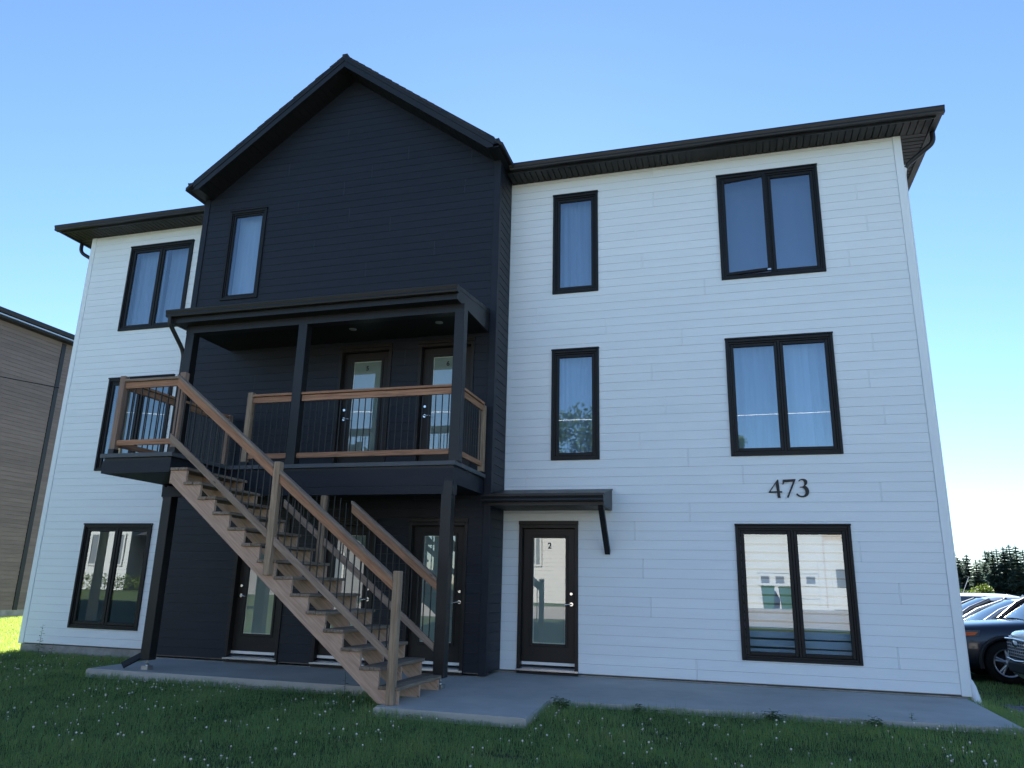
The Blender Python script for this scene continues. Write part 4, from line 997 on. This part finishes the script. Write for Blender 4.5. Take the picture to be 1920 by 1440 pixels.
# ------------------------------------------------------------------ parked cars
def eval_mesh(o, name):
    bpy.context.view_layer.update()
    me = bpy.data.meshes.new_from_object(o.evaluated_get(bpy.context.evaluated_depsgraph_get())); me.name = name; return me
def car(name, label, x, y, gzv, paint, st, arch, wheels, gh, H, group='cars parked in a row beside the building', chrome_nose=False, wr=.35, roofm=None):
    """x = nose, car points towards -X; st: stations (x, z bottom, z top, half width); gh: greenhouse (x cowl, x roof front, x roof rear, x tail, z belt, half width belt, half width roof)"""
    t = thing(name, label, 'car', (x+2.2, y, gzv), group); T = Matrix.Translation((x, y, gzv))
    b = MB(); N = 0; rings = []
    for (sx, zb, zt_, hw) in st:
        h = zt_-zb; half = [(0, zb), (hw*.55, zb), (hw*.90, zb+.02), (hw*.985, zb+.16*h), (hw, zb+.42*h), (hw*.985, zb+.70*h), (hw*.93, zb+.90*h), (hw*.80, zb+.985*h), (hw*.4, zb+1.0*h), (0, zb+1.01*h)]
        full = [(p, q) for p, q in half]+[(-p, q) for p, q in half[-2:0:-1]]
        rings.append([(sx+.10*(abs(p)/.9)**2.2*(1 if sx < .5 else 0), p, q) for p, q in full]); N = len(full)
    vs = [v for r_ in rings for v in r_]
    fs = [(i*N+j, i*N+(j+1) % N, (i+1)*N+(j+1) % N, (i+1)*N+j) for i in range(len(rings)-1) for j in range(N)]
    fs = [f[::-1] for f in fs]+[list(range(N)), list(range((len(rings)-1)*N, len(rings)*N))[::-1]]
    b.add(vs, fs, 0, True); base = b.build('tmp', paint)
    m1 = base.modifiers.new('s', 'SUBSURF'); m1.levels = 2; m1.render_levels = 2
    cut = []
    for wx in wheels:
        c = MB(); c.lathe([(0, -1.2), (arch, -1.2), (arch, 1.2), (0, 1.2)], 32, 'y', (wx, 0, wr)); co = c.build('tmp', paint); cut.append(co)
        bo = base.modifiers.new('b', 'BOOLEAN'); bo.operation = 'DIFFERENCE'; bo.object = co; bo.solver = 'EXACT'
    me = eval_mesh(base, 'body')
    for o in [base]+cut: bpy.data.objects.remove(o)
    body = link('body', me, t, mw=T)
    def part(b_, nm, m_, par=t): return b_.build(nm, m_, par, mw=T)
    hwid = max(q[3] for q in st)
    for wx in wheels:                              # arch cladding and liner
        b = MB(); n = 22; vs = []
        for sgn in (-1, 1):
            b = MB(); vs = []
            for i in range(n+1):
                a = -.25+(PI+.5)*i/n
                for (rr, yy) in ((arch-.005, hwid+.004), (arch+.055, hwid+.006), (arch+.06, hwid-.06), (arch-.01, hwid-.06)): vs.append((wx+rr*math.cos(a), sgn*yy, wr+rr*math.sin(a)))
            fs = [(i*4+j, i*4+(j+1) % 4, i*4+4+(j+1) % 4, i*4+4+j) for i in range(n) for j in range(4)]; b.add(vs, fs, 0, True); part(b, 'arch_trim', 'plastic_black' if H > 1.55 else paint)
            w0 = sgn*(hwid-.13); b = MB()
            b.lathe([(wr*.62, -.1), (wr*.95, -.1), (wr, -.06), (wr, .06), (wr*.95, .1), (wr*.62, .1)], 36, 'y', (wx, w0, wr)); wh = part(b, 'wheel', 'rubber')
            b = MB(); b.lathe([(wr*.66, -.11), (wr*.66, .09), (wr*.60, .09), (wr*.60, -.11), (wr*.66, -.11)], 30, 'y', (wx, w0, wr)); 
            for q in range(5):
                a = q*2*PI/5+.3
                for da in (-.13, .13):
                    p0 = Vector((wx+.05*math.cos(a), w0+sgn*.085, wr+.05*math.sin(a))); p1 = Vector((wx+wr*.62*math.cos(a+da), w0+sgn*.085, wr+wr*.62*math.sin(a+da)))
                    b.tube([p0, p1], .02, 6, rads=[.03, .018])
            b.lathe([(0, -.02), (.06, -.02), (.06, .03), (0, .03)], 14, 'y', (wx, w0+sgn*.075, wr)); part(b, 'rim', 'alloy', wh)
            b = MB(); b.lathe([(0, -.01), (wr*.59, -.01), (wr*.59, .01), (0, .01)], 24, 'y', (wx, w0, wr)); part(b, 'brake_disc', 'plastic_black', wh)
    xc, xf, xr, xt, zb, wb, wt = gh; zr = H
    # windscreen, rear window, side windows as bowed glass; roof above
    def patch_(nm, P, m_, thick=.0, nu=6, nv=4, bow=0, par=t):
        b_ = MB(); vs = []
        (a, bb, c, d) = [Vector(q) for q in P]; nr = (bb-a).cross(d-a).normalized()
        for j in range(nv+1):
            for i in range(nu+1):
                u, v = i/nu, j/nv; p = (a.lerp(bb, u)).lerp(d.lerp(c, u), v)+nr*bow*4*(u*(1-u))*(.6+.4*4*v*(1-v)); vs.append(tuple(p))
        k = len(vs); vs += [tuple(Vector(q)-nr*.006) for q in vs]
        fs = [(j*(nu+1)+i, j*(nu+1)+i+1, (j+1)*(nu+1)+i+1, (j+1)*(nu+1)+i) for j in range(nv) for i in range(nu)]
        fs += [tuple(q+k for q in f[::-1]) for f in fs]; b_.add(vs, fs, 0, True); return part(b_, nm, m_, par)
    zg = zr-.07
    patch_('windscreen', [(xc, wb-.04, zb), (xc, -wb+.04, zb), (xf, -wt+.03, zg), (xf, wt-.03, zg)], 'car_glass', bow=.07)
    patch_('rear_window', [(xt, -wb+.05, zb+.04), (xt, wb-.05, zb+.04), (xr, wt-.05, zg), (xr, -wt+.05, zg)], 'car_glass', bow=.05)
    for sgn in (-1, 1):
        xm = (xf+xr)/2-.1
        for (a0, a1, r0, r1, nm) in ((xc+.14, xm+.02, xf+.10, xm, 'side_window'), (xm+.10, xt-.22, xm+.08, xr-.06, 'side_window')):
            P = [(a0, sgn*(wb-.012), zb+.02), (a1, sgn*(wb-.012), zb+.02), (r1, sgn*(wt-.008), zg-.02), (r0, sgn*(wt-.008), zg-.02)]
            patch_(nm, P if sgn < 0 else [P[1], P[0], P[3], P[2]], 'car_glass', bow=.012)
        b = MB(); b.tube([(xc, sgn*(wb-.015), zb-.02), ((xc+xf)/2-.03, sgn*((wb+wt)/2-.012), (zb+zg)/2+.03), (xf+.03, sgn*(wt-.02), zg+.01)], .04, 8, rads=[.05, .042, .038])
        part(b, 'pillar', paint); b = MB(); b.tube([(xt, sgn*(wb-.03), zb-.02), (xr, sgn*(wt-.02), zg+.01)], .07, 8); part(b, 'pillar', paint); b = MB(); b.tube([(xm+.06, sgn*(wb-.02), zb-.02), (xm+.04, sgn*(wt-.02), zg)], .035, 6)
        part(b, 'pillar', paint)
        b = MB(); b.lathe([(0, -.10), (.05, -.09), (.075, -.03), (.07, .05), (0, .08)], 12, 'y', (xc+.38, sgn*(wb+.13), zb+.06)); b.tube([(xc+.40, sgn*(wb-.03), zb+.02), (xc+.39, sgn*(wb+.1), zb+.04)], .02, 6); part(b, 'mirror', paint)
    b = MB(); vs = []; nu, nv = 8, 8
    for j in range(nv+1):
        for i in range(nu+1):
            u, v = i/nu*2-1, j/nv; xx = xf-.02+(xr-xf+.06)*v; vs.append((xx, u*wt*(1-.06*abs(2*v-1)**3), zg+.07*(1-u**4)*(1-abs(2*v-1)**4)+.005-.02*abs(u)**6))
    k = len(vs); vs += [(a, q, c-.03) for a, q, c in vs]
    fs = [(j*(nu+1)+i, (j+1)*(nu+1)+i, (j+1)*(nu+1)+i+1, j*(nu+1)+i+1) for j in range(nv) for i in range(nu)]; fs += [tuple(q+k for q in f[::-1]) for f in fs]
    b.add(vs, fs, 0, True); part(b, 'roof', roofm or paint)
    b = MB(); b.box(xc+.35, xt-.3, -wb+.1, wb-.1, .55, zb-.08); b.cbox(xc+.25, xc+.55, -wb+.12, wb-.12, zb-.16, zb-.01, .05)
    for sy in (-.38, .38): b.cbox(xc+1.15, xc+1.32, sy-.25, sy+.25, .5, zb+.38, .06); b.cbox(xc+1.2, xc+1.3, sy-.13, sy+.13, zb+.37, zb+.52, .03)
    part(b, 'cabin', 'plastic_black')
    # nose: grille, lamps, bumper
    s0 = st[0]; zn0, zn1, hw0 = s0[1], s0[2], s0[3]
    b = MB(); gm = zn0+(zn1-zn0)*.42; b.cbox(-.045, .05, -hw0*.62, hw0*.62, gm, zn1-.05, .02); gr = part(b, 'grille', 'plastic_black')
    b = MB()
    for i in range(5):
        z = gm+.03+i*(zn1-.09-gm)/5; b.box(-.056, -.046, -hw0*.58, hw0*.58, z, z+.012)
    for i in range(9):
        yy = -hw0*.56+i*hw0*1.12/8; b.box(-.053, -.0465, yy-.005, yy+.005, gm+.02, zn1-.08)
    part(b, 'grille_bar', 'chrome' if chrome_nose else 'black_metal', gr)
    if chrome_nose:
        b = MB(); b.lathe([(0, -.075), (.06, -.07), (.075, -.055)], 16, 'x', (0, 0, 0)); b.v = [(p[0], p[1]*1.3, p[2]*.75+zn1-.10) for p in b.v]; part(b, 'emblem', 'chrome', gr)
        b = MB(); b.tube([(-.06, -hw0*.66, gm-.01), (-.075, 0, gm-.03), (-.06, hw0*.66, gm-.01)], .015, 6); b.tube([(-.05, -hw0*.66, zn1-.045), (-.07, 0, zn1-.03), (-.05, hw0*.66, zn1-.045)], .018, 6); part(b, 'chrome_trim', 'chrome')
    b = MB(); b.cbox(-.04, .04, -hw0*.8, hw0*.8, zn0+.02, gm-.06, .02); part(b, 'lower_grille', 'plastic_black')
    for sgn in (-1, 1):
        z1_ = st[1][2]-.075; z0_ = z1_-.15; ya, yc = sgn*hw0*.66, sgn*(st[1][3]*.985)
        xs_ = (-.01, .10, .30, .50)
        P = [(xs_[0], ya), (xs_[1]+.0, sgn*(hw0*1.05)), (xs_[2]-.03, sgn*(st[1][3]+.02)), (xs_[3], sgn*(st[2][3]+.012))]
        b = MB(); vs = []
        for i, (xx, yy) in enumerate(P):
            k = i/3; vs += [(xx, yy, z0_+.07*k), (xx, yy, z1_+.03*k-.01)]
        vs += [(q[0]+.06, q[1]*.93, q[2]) for q in vs[:8]]
        fs = [(2*i, 2*i+2, 2*i+3, 2*i+1) for i in range(3)]+[(8+2*i, 9+2*i, 11+2*i, 10+2*i) for i in range(3)]+[(2*i+1, 2*i+3, 11+2*i, 9+2*i) for i in range(3)]+[(2*i, 8+2*i, 10+2*i, 2*i+2) for i in range(3)]+[(0, 1, 9, 8), (6, 14, 15, 7)]
        b.add(vs, fs); hl = part(b, 'headlight', 'lens')
        b = MB(); y3 = sgn*(st[2][3]+.018); b.hexa([(.26, sgn*(st[1][3]+.022), z0_+.065), (.44, y3, z0_+.085), (.44, y3*.95, z0_+.085), (.26, y3*.95, z0_+.065), (.26, sgn*(st[1][3]+.022), z0_+.125), (.49, y3, z0_+.14), (.49, y3*.95, z0_+.14), (.26, y3*.95, z0_+.125)]); part(b, 'side_marker', 'amber', hl)
        b = MB(); b.box(xc+.9, xc+1.05, sgn*(wb+.052)-.012, sgn*(wb+.052)+.012, zb-.16, zb-.135); part(b, 'door_handle', 'chrome' if chrome_nose else paint)
    b = MB(); b.tube([(xc+.05, -wb*.5, zb+.01), (xc+.12, 0, zb+.03), (xc+.05, wb*.6, zb+.01)], .012, 5); part(b, 'wiper', 'plastic_black')
    return t
SUV = [(0, .30, .86, .64), (.05, .22, .93, .80), (.22, .20, .965, .87), (.55, .19, .99, .90), (1.05, .19, 1.03, .915), (1.5, .19, 1.07, .92), (2.6, .19, 1.08, .92), (3.6, .21, 1.09, .915), (4.2, .28, 1.08, .88), (4.42, .36, 1.0, .80), (4.46, .42, .9, .74)]
SED = [(0, .28, .70, .62), (.05, .20, .76, .78), (.22, .17, .80, .85), (.6, .16, .86, .88), (1.2, .16, .945, .895), (1.7, .16, .96, .90), (2.8, .16, .97, .90), (3.6, .18, 1.0, .895), (4.2, .25, 1.01, .86), (4.5, .35, .97, .78), (4.54, .42, .9, .72)]
GSUV = (1.35, 2.05, 3.75, 4.3, 1.05, .86, .66); GSED = (1.28, 2.12, 3.25, 4.1, .93, .84, .62)
GZ = -.25
car('parked_suv', 'navy suv with amber side lamp, nearest whole car past the right wall', 6.74, 4.92, GZ, 'navy_paint', SUV, .395, (.90, 3.55), GSUV, 1.64)
car('parked_suv', 'pale silver suv with chrome grille and emblem, cut by the right picture edge', 7.33, 2.35, GZ, 'silver_paint', SUV, .395, (.90, 3.55), GSUV, 1.66, chrome_nose=True)
car('parked_sedan', 'silver sedan directly behind the navy suv', 6.75, 7.55, GZ-.02, 'silver_paint', SED, .36, (.92, 3.6), GSED, 1.44, wr=.325)
car('parked_sedan', 'grey sedan with pale mirror, third in the parked row', 6.95, 10.4, GZ-.02, 'grey_paint', SED, .36, (.92, 3.6), GSED, 1.46, wr=.325)
car('parked_suv', 'white roofed suv with a whip antenna, farthest in the parked row', 7.2, 14.2, GZ-.05, 'white_paint', SUV, .395, (.90, 3.55), GSUV, 1.58)
b = MB(); b.tube([(9.55, 13.9, 1.20), (9.80, 13.9, 1.75)], .008, 5); tag(b.build('antenna', 'galvanised'), 'thin pale whip aerial above the farthest parked car', 'antenna')

# ------------------------------------------------------------------ grass, clover, weeds, stones
slab = [(-5.74, 0), (-5.74, -2.2), (-.62, -2.2), (-.62, -3.5), (1.08, -3.52), (1.04, -2.3), (5.93, -2.1), (5.95, 0)]
def in_slab(x, y, e=0):
    return ((x > -5.74-e) & (x < 5.95+e) & (y > np.where(x < -.62-e, -2.2, np.where(x < 1.06+e, -3.51, -2.3+.041*(x-1.04)))-e) & (y < .5))
def sample_ground(n, x0, x1, y0, y1, rng, dens=lambda x, y, d: 1.0):
    X, Y = rng.uniform(x0, x1, n), rng.uniform(y0, y1, n); D = np.hypot(X-CAM_LOC.x, Y-CAM_LOC.y)
    rel_r = (X-CAM_LOC.x)*cr_.x+(Y-CAM_LOC.y)*cr_.y; rel_f = (X-CAM_LOC.x)*math.sin(YAW)+(Y-CAM_LOC.y)*math.cos(YAW)
    keep = (np.abs(rel_r) < rel_f*.72+1.6) & (rel_f > 3.4)
    keep &= ~in_slab(X, Y) & ~((X > XL+.01) & (X < XR-.01) & (Y > 0.0)) & (X > NX+.03)
    keep &= ~((X > 6.55) & (Y < 1.0)) & ~((X > 8.6) & (Y > 1.25))
    keep &= rng.uniform(0, 1, n) < dens(X, Y, D)
    return X[keep], Y[keep], D[keep]
GZV = np.vectorize(gz)
def blades(name, X, Y, D, H, W, rng, tint):
    n = len(X); Z = GZV(X, Y)-.01
    a = rng.uniform(0, 2*np.pi, n); lean = np.abs(rng.normal(.28, .22, n)); la = rng.uniform(0, 2*np.pi, n)
    px_, py_ = np.cos(a)*W/2, np.sin(a)*W/2; dx, dy = np.cos(la)*lean*H, np.sin(la)*lean*H
    V = np.zeros((n, 5, 3), np.float32)
    V[:, 0] = np.stack([X-px_, Y-py_, Z], 1); V[:, 1] = np.stack([X+px_, Y+py_, Z], 1)
    k = .55; V[:, 2] = np.stack([X+px_*.8+dx*.35, Y+py_*.8+dy*.35, Z+H*k], 1); V[:, 3] = np.stack([X-px_*.8+dx*.35, Y-py_*.8+dy*.35, Z+H*k], 1)
    V[:, 4] = np.stack([X+dx, Y+dy, Z+H*(1-.25*np.minimum(lean, 1))], 1)
    me = bpy.data.meshes.new(name); me.vertices.add(n*5); me.vertices.foreach_set('co', V.ravel())
    base = np.arange(n)[:, None]*5
    loops = (base+np.array([0, 1, 2, 3, 3, 2, 4])).ravel().astype(np.int32)
    me.loops.add(len(loops)); me.loops.foreach_set('vertex_index', loops); me.polygons.add(n*2)
    st_ = (np.arange(n)[:, None]*7+np.array([0, 4])).ravel().astype(np.int32); me.polygons.foreach_set('loop_start', st_)
    me.update(calc_edges=True); at_ = me.attributes.new('tint', 'FLOAT', 'POINT'); at_.data.foreach_set('value', np.repeat(tint, 5).astype(np.float32))
    me.materials.append(M['grass_blade']); return stuff(link(name, me))
rng = np.random.default_rng(4)
def lowf(X, Y, s, o): return np.array([noise.noise(Vector((x*s+o, y*s-o, o))) for x, y in zip(X, Y)])
X, Y, D = sample_ground(1150000, -12.5, 9.5, -9.0, 4.2, rng, lambda x, y, d: np.clip(6.5/d, .25, 1)*np.where((x > 6) & (y > 0), .45, 1)*np.where((x < -9.4) | (y < .1) | (x > 6), 1, 0))
lf = lowf(X, Y, .9, 3.1); lf2 = lowf(X, Y, 3.0, 8.2)
edge = in_slab(X, Y, .16)
H = (.066+.030*lf+.026*lf2)*rng.uniform(.55, 1.35, len(X))*np.where(edge, 1.45, 1); H = np.maximum(H, .02)
bare = np.zeros(len(X))
for (qx, qy, q1, q2) in ((350, 1428, .34, .16), (640, 1405, .22, .10), (950, 1436, .40, .18), (560, 1330, .16, .09), (1500, 1425, .26, .12), (120, 1330, .22, .12), (1230, 1400, .2, .1)):
    p_ = at(qx, qy, 2, -.26); bare = np.maximum(bare, np.exp(-(((X-p_.x)/q1)**2+((Y-p_.y)/q2)**2)*1.2)*(.8+.5*lf2))
H = H*(1-.75*np.clip(bare, 0, 1))
dry = np.exp(-(((X-.9)/1.1)**2+((Y+6.1)/.5)**2))*.6
tint = np.clip(.45+.38*lf+.18*lf2+rng.normal(0, .19, len(X))+np.where(rng.uniform(0, 1, len(X)) < .13, rng.uniform(.2, .6, len(X)), 0)+dry*rng.uniform(0, 1, len(X))+.4*bare*rng.uniform(0, 1, len(X)), 0, 1)
blades('grass', X, Y, D, H*(1-.35*dry), np.clip(.0016+.00028*D, .0026, .006), rng, tint)
X, Y, D = sample_ground(220000, NX+.05, -9.0, -1.5, 13, rng, lambda x, y, d: 1)
blades('grass', X, Y, D, .085*rng.uniform(.5, 1.4, len(X)), np.full(len(X), .009), rng, np.clip(.5+rng.normal(0, .2, len(X)), 0, 1))
# tall thin stalks
X, Y, D = sample_ground(2600, -11, 7, -8.5, 0, rng, lambda x, y, d: .35)
blades('grass_stalks', X, Y, D, rng.uniform(.12, .24, len(X)), np.full(len(X), .0028), rng, np.clip(.8+rng.normal(0, .15, len(X)), 0, 1))
# clover leaves and blossoms
def clover(n, seed):
    rg = np.random.default_rng(seed); X, Y, D = sample_ground(n, -11, 7, -8.6, -.1, rg, lambda x, y, d: .8); r = random.Random(seed); b = MB()
    for x, y in zip(X, Y):
        if noise.noise(Vector((x*1.3, y*1.3, 4))) < -.05: continue
        z = gz(x, y)+r.uniform(.03, .065); s = r.uniform(.009, .014); a0 = r.uniform(0, 6.28)
        for k in range(3):
            a = a0+k*2.094; d = (math.cos(a), math.sin(a)); q = (-d[1], d[0]); tl = r.uniform(-.3, .5)*s
            b.add([(x, y, z), (x+d[0]*s+q[0]*s*.7, y+d[1]*s+q[1]*s*.7, z+tl), (x+d[0]*s*1.7, y+d[1]*s*1.7, z+tl*1.2), (x+d[0]*s-q[0]*s*.7, y+d[1]*s-q[1]*s*.7, z+tl)], [(0, 1, 2, 3)])
    return b
stuff(clover(26000, 2).build('clover_leaves', 'weed_leaf'))
bs = bpy.data.meshes.new('q'); bmx = bmesh.new(); bmesh.ops.create_icosphere(bmx, subdivisions=1, radius=1); bmx.to_mesh(bs); bmx.free()
sv = [tuple(v.co) for v in bs.vertices]; sf = [tuple(p.vertices) for p in bs.polygons]; bpy.data.meshes.remove(bs)
b = MB(); r = random.Random(21); cnt = 0
while cnt < 1000:
    x, y = r.uniform(-9, 7), r.uniform(-8.4, -.6); d = math.hypot(x-CAM_LOC.x, y-CAM_LOC.y)
    if in_slab(np.array([x]), np.array([y]), .05)[0] or noise.noise(Vector((x*1.1, y*1.1, 9)))+r.uniform(-.3, .3) < .06: continue
    z = gz(x, y)+r.uniform(.045, .085); s = r.uniform(.0045, .0115); cnt += 1
    b.add([(x+p[0]*s*r.uniform(.85, 1.15), y+p[1]*s*r.uniform(.85, 1.15), z+p[2]*s*.95) for p in sv], sf); b.tube([(x, y, z-.03), (x, y, z)], .0009, 3, cap=False)
stuff(b.build('clover_blossoms', 'clover_white'))
def weed(x, y, h, nl, ls, label, seed, z=None, spread_=.5):
    z = gz(x, y) if z is None else z; t = thing('weed', label, 'weed', (x, y, z)); r = random.Random(seed)
    b = MB(); lx, ly = r.uniform(-.06, .06)*h, r.uniform(-.06, .06)*h; b.tube([(x, y, z-.02), (x+lx*.5, y+ly*.5, z+h*.5), (x+lx, y+ly, z+h)], .003, 5, rads=[.004, .003, .0012]); b.build('stem', 'weed_leaf', t)
    b = MB()
    for k in range(nl):
        u = (k+.5)/nl; c = Vector((x+lx*u, y+ly*u, z+h*(.08+.9*u))); a = k*2.4+r.uniform(-.4, .4); s = ls*(1.25-.8*u)*r.uniform(.7, 1.2)
        d = Vector((math.cos(a), math.sin(a), r.uniform(-.1, spread_))).normalized(); q = d.cross(Vector((0, 0, 1))).normalized()*s*.22; m_ = c+d*s*.5
        b.add([tuple(c), tuple(m_+q), tuple(c+d*s-Vector((0, 0, s*.2))), tuple(m_-q)], [(0, 1, 2, 3)])
    b.build('leaves', 'weed_leaf', t)
weed(-8.83, -.16, .52, 17, .085, 'tall spindly weed against the left wall base', 1); weed(-8.5, -.20, .22, 9, .075, 'short weed right of the tall one at the left wall', 2)
weed(-1.62, -2.26, .30, 8, .06, 'thin bare weed at the slab edge left of the stairs', 3)
def clump(x, y, h, n, label, seed):
    z = gz(x, y); t = thing('weed', label, 'weed', (x, y, z)); r = random.Random(seed)
    for k in range(n):
        a = r.uniform(0, 6.28); hh = h*r.uniform(.5, 1.1); bx, by = x+r.uniform(-.09, .09), y+r.uniform(-.06, .04); tip = Vector((bx+math.cos(a)*hh*.45, by+math.sin(a)*hh*.45, z+hh))
        b = MB(); b.tube([(bx, by, z-.01), ((bx+tip.x)/2, (by+tip.y)/2, z+hh*.6), tip], .002, 4, rads=[.0025, .002, .001]); b.build('stem', 'weed_leaf', t)
        b = MB()
        for q in range(9):
            u = (q+1.5)/10; c = Vector((bx, by, z)).lerp(tip, u); aa = q*2.4+a; s_ = r.uniform(.035, .065); d = Vector((math.cos(aa), math.sin(aa), r.uniform(-.3, .5))).normalized(); w2 = d.cross(Vector((0, 0, 1))).normalized()*s_*.3
            b.add([tuple(c), tuple(c+d*s_*.5+w2), tuple(c+d*s_-Vector((0, 0, s_*.25))), tuple(c+d*s_*.5-w2)], [(0, 1, 2, 3)])
        b.build('leaves', 'weed_leaf', t)
clump(1.20, -2.46, .15, 12, 'bushy weed in the inner corner of the walkway', 4); clump(3.5, -2.34, .12, 10, 'leafy clump at the walkway edge below the ground floor window', 5)
clump(4.5, -2.27, .11, 8, 'low leafy clump at the right half of the walkway edge', 6); clump(2.15, -2.40, .09, 6, 'small weed at the walkway edge between door and window', 8)
weed(4.9, -2.05, .08, 6, .06, 'sprig growing out over the walkway near its right end', 7, zt(-2.05)); clump(-6.2, -.25, .17, 6, 'weed at the foundation left of the porch downspout', 9)
r = random.Random(5); b = MB()
for k in range(2600):
    if r.random() < .6: x, y = r.uniform(6.6, 9.5), r.uniform(-3, 1.0)
    else: x, y = r.uniform(8.6, 12), r.uniform(1.3, 5)
    z = gz(x, y)+.014; s = r.uniform(.012, .032); ang = r.uniform(0, 3); 
    b.add([(x+(p[0]*math.cos(ang)-p[1]*math.sin(ang))*s*r.uniform(.7, 1.2), y+(p[0]*math.sin(ang)+p[1]*math.cos(ang))*s*r.uniform(.7, 1.2), z+p[2]*s*.6) for p in sv], sf)
stuff(b.build('gravel_stones', 'stone_chip'))
